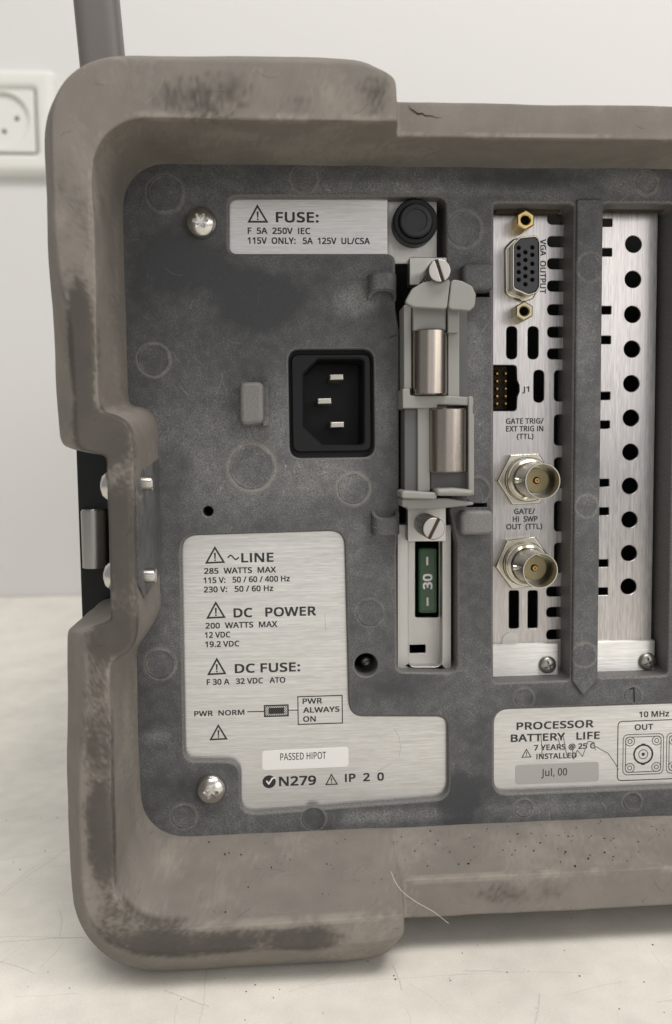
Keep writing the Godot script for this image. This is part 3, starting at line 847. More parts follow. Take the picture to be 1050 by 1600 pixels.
func build_panel() -> void:
	var lips := Soup.new()
	var panel := group_part("rear_panel", box_root, Vector3.ZERO, "dusty dark grey cast rear panel with openings")
	window(panel, W_main(), 0.7, 14.0, lips)
	window(panel, W_label(), 0.7, 4.0, lips)
	window(panel, W_proc(), 0.8, 4.0, lips)
	var a := Vector2(59.32, 199.18); var b := Vector2(80.29, 66.71)
	window(panel, rrect(Vector2(a.x, b.y), Vector2(Vector2(81.44, 167.96).x, a.y), 1.2), 0.7, 12.0, lips)
	a = Vector2(89.75, 199.40); b = Vector2(110.14, 67.27)
	window(panel, rrect(Vector2(a.x, b.y), Vector2(b.x, a.y), 1.2), 0.7, 12.0, lips)
	window(panel, rrect(Vector2(2.83, 130.90), Vector2(26.12, 160.34), 3.2), 0.5, 20.0, lips)
	window(panel, circle(Vector2(23.16, 72.88), 3.24), 0.5, 12.0, lips)
	window(panel, circle(Vector2(-19.70, 116.74), 1.40), 0.4, 9.0, lips)
	window(panel, rrect(Vector2(54.21, 174.22), Vector2(58.12, 175.60), 0.1), 0.1, 6.0, lips)
	window(panel, rrect(Vector2(51.69, 116.57), Vector2(57.47, 117.72), 0.1), 0.1, 6.0, lips)
	var s := Soup.new()
	face(s, PackedVector2Array([Vector2(-43, 22), Vector2(343, 22), Vector2(343, 212), Vector2(-43, 212)]), holes_all, 0.0, 0.8, 4.0)
	part("panel_face", s.mesh(0.0, Vector2(PANEL_LO.x, PANEL_LO.y + PANEL_SIZE.y), PANEL_SIZE), M.panel, panel)
	part("opening_rims", lips, M.lip, panel)
	for mk in MARKS:   # round ejector marks of the mould
		var d := Soup.new(); var r: float = mk[1]
		lathe(d, [Vector2(r, 0.0), Vector2(r - 0.05, 0.14), Vector2(r - 0.22, 0.2), Vector2(r - 0.3, 0.2), Vector2(r - 0.5, 0.06), Vector2(r * 0.5, 0.05), Vector2(0, 0.05)], 40)
		part("mould_mark", d, M.panel, panel, v3(mk[0], 0.0))
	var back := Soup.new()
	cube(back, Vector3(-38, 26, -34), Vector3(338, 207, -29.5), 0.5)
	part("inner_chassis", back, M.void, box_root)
	# the rib between the two module openings, ending in a point
	block("dividing_rib", [Vector2(82.04, 200.36), Vector2(89.38, 200.42), Vector2(89.32, 66.46), Vector2(85.07, 62.14), Vector2(81.87, 66.70)], 0.6, -0.2, 0.9, 0.5, M.panel, panel)
	# cable-tie bridges and guide bosses
	for c in [Vector2(28.41, 176.42), Vector2(28.77, 113.14)]:
		var s2 := Soup.new(); arch(s2, c, 7.72, 4.6, 0.9, 6.66, 1.0 if c.y > 130.0 else -1.0)
		part("tie_bridge", s2, M.panel, panel)
	block("guide_boss", [Vector2(49.87, 175.22), Vector2(58.31, 175.22), Vector2(58.30, 182.55), Vector2(49.88, 182.53)], 1.0, -0.3, 4.2, 1.0, M.panel, panel)
	block("guide_boss", [Vector2(49.08, 109.31), Vector2(58.23, 109.13), Vector2(58.22, 115.89), Vector2(49.09, 116.04)], 1.0, -0.3, 4.2, 1.0, M.casting_worn, panel)
	block("latch_boss", [Vector2(-10.31, 139.59), Vector2(-4.04, 140.20), Vector2(-3.83, 151.15), Vector2(-10.07, 151.20)], 0.4, -0.3, 6.2, 1.1, M.casting_worn, panel)
	block("latch_boss_web", [Vector2(-4.47, 139.64), Vector2(-2.74, 139.62), Vector2(-2.53, 151.47), Vector2(-4.25, 151.48)], 0.3, -0.3, 2.4, 0.3, M.panel, panel)
	# raised rim and screw inside the deep hole
	var sc := Soup.new(); driven_head(sc, 1.9, 1.4, func(an): return 0.75 + 0.15 * cos(6 * an), 0.6, 48)
	part("recessed_screw", sc, M.dark_steel, panel, v3(Vector2(24.27, 71.07), -10.5))
	line_print("moulded_numeral", [[Vector2(99.06, 63.50), Vector2(100.18, 64.03), Vector2(100.43, 59.90)]], 0.3, 0.05, M.void, panel, 0.2)

func build_labels() -> void:
	var z := -2.2
	var s := Soup.new()
	prism(s, rounded([Vector2(-15.75, 185.67), Vector2(30.40, 185.81), Vector2(30.53, 202.90), Vector2(-15.36, 202.54)], 0.2), -3.5, z, 0.08)
	var fl := part("fuse_label_plate", s, M.plate, box_root, Vector3.ZERO, "small brushed metal plate printed FUSE")
	hazard(Vector2(-4.78, 199.19), Vector2(-7.53, 194.30), Vector2(-1.86, 194.33), z, M.ink, fl)
	write("FUSE:", Vector2(0.12, 194.42), Vector2(11.70, 194.49), 2.76, z, M.ink, fl)
	write("F  5A  250V  IEC", Vector2(-7.51, 191.35), Vector2(9.40, 191.34), 1.70, z, M.ink, fl)
	write("115V  ONLY:   5A  125V  UL/CSA", Vector2(-7.56, 188.73), Vector2(25.58, 188.86), 1.74, z, M.ink, fl)
	s = Soup.new()
	prism(s, inset(W_label(), -1.6), -3.5, z, 0.08)
	var p := part("line_label_plate", s, M.plate, box_root, Vector3.ZERO, "large L shaped brushed plate printed with line and DC power ratings")
	hazard(Vector2(-18.24, 106.99), Vector2(-21.11, 102.06), Vector2(-15.48, 102.21), z, M.ink, p)
	var wave := []
	for k in 13: wave.append(Vector2(-14.66, 103.71).lerp(Vector2(-11.84, 103.65), k / 12.0) + Vector2(0, sin(k / 12.0 * TAU) * 0.55))
	line_print("alternating_current_sign", [wave], 0.38, z, M.ink, p)
	write("LINE", Vector2(-11.08, 102.20), Vector2(-2.14, 102.37), 2.62, z, M.ink, p)
	write("285  WATTS  MAX", Vector2(-21.36, 99.21), Vector2(-1.49, 99.30), 1.65, z, M.ink, p)
	write("115 V:   50 / 60 / 400 Hz", Vector2(-21.59, 96.63), Vector2(2.29, 96.70), 1.65, z, M.ink, p)
	write("230 V:   50 / 60 Hz", Vector2(-21.57, 94.03), Vector2(-2.38, 94.11), 1.65, z, M.ink, p)
	hazard(Vector2(-18.37, 91.62), Vector2(-21.13, 86.66), Vector2(-15.65, 86.79), z, M.ink, p)
	write("DC   POWER", Vector2(-13.52, 86.82), Vector2(9.48, 86.94), 2.62, z, M.ink, p)
	write("200  WATTS  MAX", Vector2(-21.37, 83.87), Vector2(-1.40, 83.88), 1.65, z, M.ink, p)
	write("12 VDC", Vector2(-21.61, 81.26), Vector2(-14.53, 81.25), 1.65, z, M.ink, p)
	write("19.2 VDC", Vector2(-21.58, 78.64), Vector2(-12.10, 78.64), 1.65, z, M.ink, p)
	hazard(Vector2(-18.43, 75.74), Vector2(-21.24, 70.74), Vector2(-15.82, 70.85), z, M.ink, p)
	write("DC FUSE:", Vector2(-13.51, 71.05), Vector2(4.75, 71.04), 2.62, z, M.ink, p)
	write("F 30 A   32 VDC   ATO", Vector2(-21.40, 67.93), Vector2(0.56, 67.87), 1.65, z, M.ink, p)
	write("PWR  NORM", Vector2(-25.07, 59.10), Vector2(-11.08, 58.99), 1.52, z, M.ink, p)
	line_print("circuit_line", [[Vector2(-10.26, 59.97), Vector2(-5.42, 59.88)], [Vector2(1.15, 59.99), Vector2(4.03, 59.94)]], 0.28, z, M.ink, p)
	var fa := Vector2(-5.43, 58.42); var fb := Vector2(1.17, 61.51)
	var hatch := []
	var w := fb.x - fa.x; var hh := fb.y - fa.y
	line_print("fuse_symbol_frame", [[fa, Vector2(fb.x, fa.y), fb, Vector2(fa.x, fb.y), fa]], 0.4, z, M.ink, p)
	for k in range(-3, 14):
		var x0 := fa.x + w * k / 14.0 * 1.15
		var lo := Vector2(x0, fa.y); var hi := Vector2(x0 + hh * 0.8, fb.y)
		if lo.x < fa.x: lo = lo.lerp(hi, (fa.x - lo.x) / (hi.x - lo.x))
		if hi.x > fb.x: hi = lo.lerp(hi, (fb.x - lo.x) / (hi.x - lo.x))
		if hi.x > lo.x + 0.05: hatch.append([lo, hi])
	line_print("fuse_symbol_hatching", hatch, 0.2, z, M.ink, p)
	s = Soup.new(); cap(s, PackedVector2Array([fa + Vector2(w * 0.17, hh * 0.22), fa + Vector2(w * 0.83, hh * 0.22), fa + Vector2(w * 0.83, hh * 0.78), fa + Vector2(w * 0.17, hh * 0.78)]), z + 0.024)
	part("fuse_symbol_core", s, M.ink, p, Vector3.ZERO, "", 0.0)
	var ba := Vector2(3.97, 55.79); var bb := Vector2(16.48, 63.77)
	line_print("legend_frame", [[ba, Vector2(bb.x, ba.y), bb, Vector2(ba.x, bb.y), ba]], 0.3, z, M.ink, p)
	write("PWR", Vector2(5.27, 61.65), Vector2(10.83, 61.65), 1.59, z, M.ink, p)
	write("ALWAYS", Vector2(5.37, 59.07), Vector2(15.70, 59.08), 1.59, z, M.ink, p)
	write("ON", Vector2(5.35, 56.48), Vector2(8.95, 56.54), 1.59, z, M.ink, p)
	hazard(Vector2(-18.46, 56.76), Vector2(-21.06, 52.08), Vector2(-15.88, 52.17), z, M.ink, p)
	s = Soup.new()
	prism(s, rounded([Vector2(-6.37, 42.92), Vector2(18.06, 43.00), Vector2(18.13, 48.78), Vector2(-6.35, 48.49)], 1.0), z - 0.05, z + 0.1, 0.04)
	var st := part("white_sticker", s, M.sticker, p, Vector3.ZERO, "white sticker reading PASSED HIPOT")
	write_thin("PASSED HIPOT", Vector2(-1.26, 45.64), Vector2(11.70, 45.71), 2.02, z + 0.1, st.get_parent())
	for sc in [[Vector2(11.90, 87.06), Vector2(12.11, 82.33)], [Vector2(31.26, 53.53), Vector2(32.53, 51.43), Vector2(33.07, 48.42), Vector2(32.68, 45.43)], [Vector2(26.39, 41.36), Vector2(30.45, 43.64)]]:
		line_print("fine_scratch", [sc], 0.1, z, M.scratch, p)
	var cc := Vector2(-4.54, 39.50); var cr := 1.88
	s = Soup.new(); cap(s, circle(cc, cr, 36), z + 0.02)
	part("compliance_disc", s, M.ink, p, Vector3.ZERO, "", 0.0)
	line_print("compliance_tick", [[cc + Vector2(-0.35, 0.1) * cr, cc + Vector2(-0.05, -0.3) * cr, cc + Vector2(0.5, 0.5) * cr, cc + Vector2(0.95, 0.62) * cr]], 0.42, z + 0.012, M.sticker, p)
	write("N279", Vector2(-1.76, 38.08), Vector2(8.78, 38.22), 2.76, z, M.ink, p)
	hazard(Vector2(13.14, 41.23), Vector2(11.33, 37.84), Vector2(15.07, 37.87), z, M.ink, p)
	write("IP  2  0", Vector2(17.00, 38.54), Vector2(28.20, 38.66), 2.41, z, M.ink, p)

	s = Soup.new()
	prism(s, inset(W_proc(), -1.6), -3.5, z, 0.08)
	p = part("battery_label_plate", s, M.plate, box_root, Vector3.ZERO, "brushed metal plate printed with processor battery life and 10 MHz ports")
	write("PROCESSOR", Vector2(66.69, 51.93), Vector2(89.41, 52.03), 2.23, z, M.ink, p)
	write("BATTERY   LIFE", Vector2(65.02, 48.44), Vector2(91.26, 48.73), 2.23, z, M.ink, p)
	write("7 YEARS @ 25 C", Vector2(71.79, 45.66), Vector2(89.86, 45.74), 1.68, z, M.ink, p)
	write("INSTALLED", Vector2(72.56, 43.05), Vector2(84.48, 43.09), 1.63, z, M.ink, p)
	hazard(Vector2(69.61, 46.40), Vector2(68.13, 43.71), Vector2(71.20, 43.73), z, M.ink, p)
	s = Soup.new()
	prism(s, rounded([Vector2(66.47, 35.86), Vector2(91.12, 35.86), Vector2(91.05, 41.73), Vector2(66.35, 41.62)], 1.0), z - 0.05, z + 0.1, 0.04)
	part("grey_sticker", s, M.grey_sticker, p, Vector3.ZERO, "grey sticker reading Jul, 00")
	write_thin("Jul, 00", Vector2(73.97, 38.01), Vector2(81.64, 38.09), 2.19, z + 0.1, p)
	# pen scribbles over the print
	line_print("pen_scribble", [[Vector2(73.84, 50.31), Vector2(74.24, 45.75), Vector2(74.07, 43.48)], [Vector2(78.93, 49.18), Vector2(79.72, 45.93)], [Vector2(80.44, 49.69), Vector2(81.43, 44.34), Vector2(81.82, 43.19)], [Vector2(83.12, 46.56), Vector2(83.53, 42.74), Vector2(84.64, 45.36), Vector2(86.18, 43.40), Vector2(87.84, 47.91), Vector2(89.56, 47.46), Vector2(89.96, 45.17)], [Vector2(89.19, 46.72), Vector2(93.79, 44.07), Vector2(96.12, 40.73), Vector2(96.90, 39.17)]], 0.24, z, M.pen, p, 0.03)
	write("10 MHz", Vector2(102.90, 54.40), Vector2(111.90, 54.47), 1.74, z, M.ink, p)
	write("OUT", Vector2(101.62, 50.64), Vector2(107.17, 50.73), 1.74, z, M.ink, p)
	var q0 := Vector2(96.66, 35.73); var q1 := Vector2(96.53, 53.39)
	line_print("port_frame", [closed(rrect(Vector2(q0.x, q0.y), Vector2(q0.x + 30.0, q1.y), 1.4))], 0.28, z, M.ink, p)
	var step := Vector2(111.24, 42.84).x - Vector2(98.19, 43.33).x
	var ca := Vector2(98.27, 37.39); var cb := Vector2(110.36, 49.38)
	for k in 2:
		var off := Vector2(step * k, 0)
		var lo := Vector2(ca.x, ca.y) + off; var hi := Vector2(cb.x, cb.y) + off; var mid := (lo + hi) / 2
		var lines := [closed(rrect(lo, hi, 1.6)), closed(rrect(lo + Vector2(0.75, 0.75), hi - Vector2(0.75, 0.75), 1.1))]
		for sx in [0.17, 0.83]:
			for sy in [0.17, 0.83]:
				var cpos := Vector2(lerpf(lo.x, hi.x, sx), lerpf(lo.y, hi.y, sy))
				lines.append(ring_points(cpos, 1.35, 24)); lines.append(ring_points(cpos, 0.6, 18))
		lines.append(ring_points(mid, 1.35, 24))
		line_print("port_drawing", lines, 0.22, z, M.ink, p)
		line_print("port_drawing_ring", [ring_points(mid, 2.75, 40), [mid + Vector2(-0.6, 2.95), mid + Vector2(0.6, 2.95)], [mid + Vector2(-0.6, -2.95), mid + Vector2(0.6, -2.95)]], 0.5, z + 0.004, M.ink, p)
		s = Soup.new(); cap(s, circle(mid, 0.5, 16), z + 0.025)
		part("port_drawing_centre", s, M.ink, p, Vector3.ZERO, "", 0.0)

func write_thin(text: String, left: Vector2, right: Vector2, cap_height: float, z: float, parent: Node3D) -> void:
	write(text, left, right, cap_height, z, M.ink, parent, 0.0, false)

func build_inlet() -> void:
	var inlet := group_part("power_inlet", box_root, Vector3.ZERO, "black three pin mains inlet")
	var s := Soup.new()
	var outer := rrect(Vector2(3.49, 132.37), Vector2(25.58, 159.31), 2.4)
	var cav := rounded([Vector2(10.98, 158.16), Vector2(23.80, 158.10), Vector2(23.56, 133.97), Vector2(11.88, 134.11), Vector2(6.50, 139.42), Vector2(6.73, 154.04)], [0.8, 1.6, 1.6, 0.8, 0.8, 0.8], 4)
	sheet(s, outer, [inset(cav, 0.35)], -1.5, 18.0, 0.45, 0.6, 6.0)
	part("inlet_shroud", s, M.black, inlet)
	s = Soup.new(); cap(s, cav, -17.0)
	part("inlet_floor", s, M.black, inlet)
	s = Soup.new()
	var lo := Vector2(2.33, 130.17); var hi := Vector2(27.18, 161.39)
	face(s, rrect(Vector2(lo.x, lo.y), Vector2(hi.x, hi.y), 1.0), [outer], -4.5, 0.8, 5.0)
	part("inlet_flange", s, M.black_grain, inlet)
	for c in [Vector2(16.17, 153.15), Vector2(12.71, 146.58), Vector2(16.19, 140.01)]:
		s = Soup.new()
		prism(s, rrect(c + Vector2(-2.0, -0.85), c + Vector2(2.0, 0.85), 0.2), -17, -4.0, 0.45)
		part("inlet_pin", s, M.pin, inlet)

func build_latch() -> void:
	var L := group_part("dc_fuse_latch", box_root, Vector3.ZERO, "grey latch assembly with two bright barrels and two slotted thumbscrews")
	# plates under the thumbscrews
	block("upper_plate", [Vector2(35.90, 177.28), Vector2(46.06, 177.29), Vector2(46.07, 184.60), Vector2(35.95, 184.57)], 0.3, -3.0, 1.0, 0.2, M.milled, L)
	block("lower_plate", [Vector2(34.96, 107.52), Vector2(45.70, 107.31), Vector2(45.72, 117.27), Vector2(35.02, 117.46)], 0.3, -3.0, 1.0, 0.2, M.milled, L)
	# frame: backing, left pillar, right strip, crosspiece
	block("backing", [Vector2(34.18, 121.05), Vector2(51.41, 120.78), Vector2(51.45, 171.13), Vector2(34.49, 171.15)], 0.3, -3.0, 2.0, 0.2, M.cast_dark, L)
	block("back_wall", [Vector2(35.42, 143.55), Vector2(45.33, 143.46), Vector2(45.40, 169.96), Vector2(35.58, 169.97)], 0.2, 2.0, 5.0, 0.2, M.cast_grey, L)
	block("left_pillar", [Vector2(33.25, 148.88), Vector2(35.31, 148.87), Vector2(35.44, 170.97), Vector2(33.39, 170.97)], 0.3, -2.0, 7.0, 0.3, M.cast_grey, L)
	block("right_strip", [Vector2(45.10, 144.39), Vector2(48.21, 144.36), Vector2(48.25, 169.95), Vector2(45.16, 169.96)], 0.3, -2.0, 7.0, 0.3, M.cast_grey, L)
	block("crosspiece", [Vector2(32.73, 143.77), Vector2(41.97, 143.69), Vector2(41.98, 144.70), Vector2(51.79, 144.27), Vector2(51.79, 146.47), Vector2(44.39, 147.04), Vector2(34.80, 147.12), Vector2(34.81, 148.96), Vector2(32.76, 148.98)], 0.25, -2.0, 8.0, 0.3, M.cast_grey, L)
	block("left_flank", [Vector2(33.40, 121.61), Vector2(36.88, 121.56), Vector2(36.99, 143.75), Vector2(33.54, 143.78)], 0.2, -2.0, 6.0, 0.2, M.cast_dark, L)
	block("centre_strip", [Vector2(36.80, 121.61), Vector2(40.18, 121.55), Vector2(40.27, 144.43), Vector2(36.92, 144.46)], 0.2, -2.0, 7.0, 0.3, M.cast_grey, L)
	block("right_rail", [Vector2(50.28, 120.44), Vector2(51.84, 120.41), Vector2(51.85, 141.88), Vector2(51.50, 142.22), Vector2(51.50, 146.78), Vector2(50.30, 146.79)], 0.2, -2.0, 8.5, 0.3, M.cast_grey, L)
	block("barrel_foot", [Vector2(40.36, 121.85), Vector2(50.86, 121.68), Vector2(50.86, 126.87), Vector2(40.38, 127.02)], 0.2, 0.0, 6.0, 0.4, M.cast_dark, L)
	# the two bright barrels
	for e in [[Vector2(40.20, 147.22), Vector2(40.27, 164.21), 4.72], [Vector2(45.06, 126.64), Vector2(45.10, 143.62), 5.15]]:
		var s := Soup.new(); var r: float = e[2]; var length: float = e[1].y - e[0].y
		lathe(s, [Vector2(0, 0), Vector2(r - 0.3, 0), Vector2(r, 0.3), Vector2(r, length - 0.3), Vector2(r - 0.3, length), Vector2(r - 0.9, length), Vector2(r - 0.9, length - 0.8), Vector2(0, length - 0.8)], 44)
		var b := part("bright_barrel", s, M.satin, L, Vector3((e[0].x + e[1].x) / 2, e[0].y, 6.2))
		b.rotation_degrees = Vector3(-90, 0, 0)
	# the thumb lever: two pale plates with a thin split between them
	block("thumb_lever", [Vector2(32.66, 170.42), Vector2(34.66, 173.97), Vector2(37.42, 175.58), Vector2(40.14, 176.23), Vector2(44.62, 176.48), Vector2(43.69, 168.79), Vector2(37.45, 169.19), Vector2(34.97, 169.37)], 1.0, 11.2, 13.0, 0.35, M.cast_grey, L)
	block("thumb_lever_tip", [Vector2(44.89, 176.48), Vector2(47.78, 175.92), Vector2(50.29, 174.63), Vector2(51.29, 172.52), Vector2(50.95, 169.52), Vector2(49.61, 168.30), Vector2(47.27, 168.63), Vector2(43.94, 168.79)], 1.2, 11.2, 13.0, 0.35, M.cast_grey, L)
	block("lever_neck", [Vector2(35.58, 164.02), Vector2(44.23, 163.99), Vector2(44.25, 170.28), Vector2(35.62, 170.29)], 0.2, 5.0, 8.6, 0.2, M.cast_grey, L)
	block("lever_neck_tip", [Vector2(44.66, 163.33), Vector2(47.64, 163.32), Vector2(47.65, 170.28), Vector2(44.67, 170.28)], 0.2, 7.0, 9.4, 0.2, M.cast_grey, L)
	# lower lever
	block("lower_lever", [Vector2(31.87, 120.02), Vector2(41.32, 119.53), Vector2(41.33, 121.39), Vector2(32.65, 122.12), Vector2(31.88, 121.71)], 0.5, 2.0, 11.0, 0.5, M.cast_grey, L)
	block("lower_lever_tip", [Vector2(40.96, 120.61), Vector2(49.99, 120.38), Vector2(51.02, 120.95), Vector2(50.85, 121.97), Vector2(45.73, 122.64), Vector2(40.97, 122.54)], 0.7, 2.0, 12.0, 0.9, M.cast_grey, L)
	block("lever_wedge", [Vector2(33.61, 116.98), Vector2(40.66, 116.86), Vector2(51.55, 117.87), Vector2(51.55, 118.56), Vector2(44.63, 119.79), Vector2(32.25, 119.90), Vector2(32.24, 117.69), Vector2(33.61, 117.49)], 0.3, 1.0, 9.0, 0.4, M.cast_grey, L)
	# thumbscrews, knurled with a slot
	for e in [[Vector2(41.42, 178.15), 17.5, 0.8], [Vector2(39.69, 112.30), -27.0, 0.0]]:
		var c: Vector2 = e[0]
		var t := group_part("thumbscrew", box_root, v3(c, 0.0), "slotted knurled thumbscrew above the latch" if e[2] > 0 else "slotted knurled thumbscrew below the latch")
		var s := Soup.new(); var r := 2.95; var n := 60
		var ring_lo := PackedVector2Array(); var ring_hi := PackedVector2Array()
		for k in n:
			var rr := r + (0.09 if k % 2 == 0 else -0.09)
			ring_lo.append(Vector2.from_angle(TAU * k / n) * rr)
		ring_hi = ring_lo
		strip(s, ring_lo, 0.5, ring_hi, 14.4)
		var body := part("knurled_body", s, M.steel if e[2] > 0 else M.dark_steel, t, Vector3.ZERO, "", 10.0)
		body.name = "knurled_body"
		s = Soup.new()
		var ang := deg_to_rad(90.0 + e[1])
		var d := Vector2.from_angle(ang); var nn := Vector2(-d.y, d.x)
		var hw := 0.34
		for side in [1.0, -1.0]:
			var half := PackedVector2Array()
			var lim := acos(hw / 2.75)
			for k in 21:
				var a := lerpf(-lim, lim, k / 20.0)
				half.append((nn * cos(a) * side + d * sin(a) * side) * 2.85)
			half = ccw(half)
			prism(s, half, 13.6, 15.0, 0.25)
		part("slotted_face", s, M.cast_face, t)
		s = Soup.new(); lathe(s, [Vector2(2.88, 13.0), Vector2(2.88, 13.9), Vector2(0, 13.9)], 40)
		part("slot_floor", s, M.gold_dark, t)

func build_fuses() -> void:
	var z := -4.2
	# rough metal behind the round fuse cap
	block("cap_backplate", [Vector2(30.69, 183.96), Vector2(44.40, 184.00), Vector2(44.47, 203.32), Vector2(30.84, 203.21)], 0.2, -8, z, 0.15, M.milled, box_root)
	var fc := group_part("fuse_cap", box_root, v3(Vector2(37.82, 194.30), 0.0), "round black fuse cap")
	var s := Soup.new()
	lathe(s, [Vector2(6.1, -7), Vector2(6.1, -0.4), Vector2(5.7, 0.0), Vector2(4.75, 0.0), Vector2(4.6, -0.3)], 44)
	part("cap_ring", s, M.black, fc)
	s = Soup.new()
	lathe(s, [Vector2(4.55, -1.5), Vector2(4.5, 0.9), Vector2(4.1, 1.3), Vector2(3.0, 1.35), Vector2(2.9, 1.05), Vector2(0, 1.0)], 44)
	part("cap_knob", s, M.black_grain, fc)
	# pale frame round the blade fuse
	var frame := group_part("blade_fuse_holder", box_root, Vector3.ZERO, "pale metal holder of the green blade fuse")
	s = Soup.new()
	var outer := rounded([Vector2(32.84, 111.74), Vector2(48.18, 111.45), Vector2(48.09, 69.78), Vector2(32.55, 70.26)], [0.2, 0.2, 1.0, 1.0])
	var inner := rounded([Vector2(35.92, 108.41), Vector2(45.61, 108.22), Vector2(45.49, 70.61), Vector2(35.69, 70.91)], [0.3, 0.3, 2.2, 2.2])
	sheet(s, outer, [inner], -4.0, 6.0, 0.12, 0.6, 5.0)
	part("holder_rim", s, M.milled, frame)
	s = Soup.new()
	sheet(s, rounded([Vector2(36.17, 108.36), Vector2(46.95, 108.16), Vector2(46.83, 65.71), Vector2(35.91, 66.06)], 0.3), [rounded([Vector2(38.48, 106.65), Vector2(45.46, 106.52), Vector2(45.38, 84.11), Vector2(38.36, 84.29)], 0.8), rrect(Vector2(36.71, 73.79), Vector2(41.41, 76.30), 0.1)], -8.0, 1.0, 0.08, 0.6, 4.0)
	part("holder_floor", s, M.milled, frame)
	var f := group_part("blade_fuse", box_root, Vector3.ZERO, "green blade fuse marked 30")
	s = Soup.new()
	prism(s, rounded([Vector2(39.46, 85.19), Vector2(45.11, 85.04), Vector2(45.17, 104.36), Vector2(39.56, 104.48)], 1.1), -16, -9.2, 0.5)
	part("fuse_body", s, M.green, f)
	s = Soup.new()
	var rim := rounded([Vector2(39.75, 85.46), Vector2(44.83, 85.33), Vector2(44.89, 104.09), Vector2(39.84, 104.19)], 0.9)
	sheet(s, rim, [inset(rim, 0.5)], -8.85, 0.5, 0.12, 0.5, 0.0)
	part("fuse_rim", s, M.green, f)
	write("30", Vector2(43.67, 92.29), Vector2(43.68, 96.80), 2.74, -9.2, M.white_ink, f, PI / 2)
	for c in [Vector2(42.20, 100.57), Vector2(42.24, 88.66)]:
		s = Soup.new()
		prism(s, rrect(c + Vector2(-0.32, -1.25), c + Vector2(0.32, 1.25), 0.1), -9.3, -9.05, 0.08)
		part("fuse_contact", s, M.pin, f)

func bnc(at: Vector3, turn: float) -> void:
	var b := group_part("coaxial_connector", box_root, at, "upper coaxial socket, gate trigger input" if turn == 0.0 else "lower coaxial socket, gate output")
	var s := Soup.new()
	var hex := PackedVector2Array()
	for k in 6: hex.append(Vector2.from_angle(TAU * k / 6.0 + deg_to_rad(2.0 + turn)) * 8.3)
	prism(s, rounded(Array(hex), 0.5), 0, 2.6, 0.4)
	part("hex_nut", s, M.nickel, b)
	s = Soup.new()
	lathe(s, [Vector2(6.4, 2.5), Vector2(6.4, 3.6), Vector2(6.2, 3.8), Vector2(6.05, 3.8), Vector2(6.05, 4.4), Vector2(6.3, 4.5), Vector2(6.3, 5.6), Vector2(6.1, 5.8), Vector2(5.7, 5.8), Vector2(5.6, 6.6), Vector2(5.0, 7.0), Vector2(4.85, 7.2), Vector2(4.85, 18.0), Vector2(4.78, 18.2), Vector2(4.5, 18.2), Vector2(4.42, 18.0), Vector2(4.42, 8.0), Vector2(2.6, 8.0)], 48)
	part("barrel", s, M.nickel, b)
	s = Soup.new()
	lathe(s, [Vector2(3.5, 7.9), Vector2(3.5, 12.5), Vector2(3.35, 12.7), Vector2(1.0, 12.7), Vector2(0.9, 12.2), Vector2(0.9, 9.0)], 36)
	part("insulator", s, M.ptfe, b)
	s = Soup.new()
	lathe(s, [Vector2(0.75, 8.5), Vector2(0.75, 13.2), Vector2(0.62, 13.4), Vector2(0.32, 13.4), Vector2(0.3, 12.4), Vector2(0, 12.4)], 20)
	part("centre_contact", s, M.gold, b)
	for k in 2:
		s = Soup.new(); lathe(s, [Vector2(0.95, 4.5), Vector2(0.95, 5.75), Vector2(0.8, 5.9), Vector2(0, 5.9)], 18)
		var lug := part("bayonet_lug", s, M.nickel, b, Vector3(0, 0, 11.5))
		lug.rotation = Vector3(0, PI / 2 if k == 0 else -PI / 2, 0)

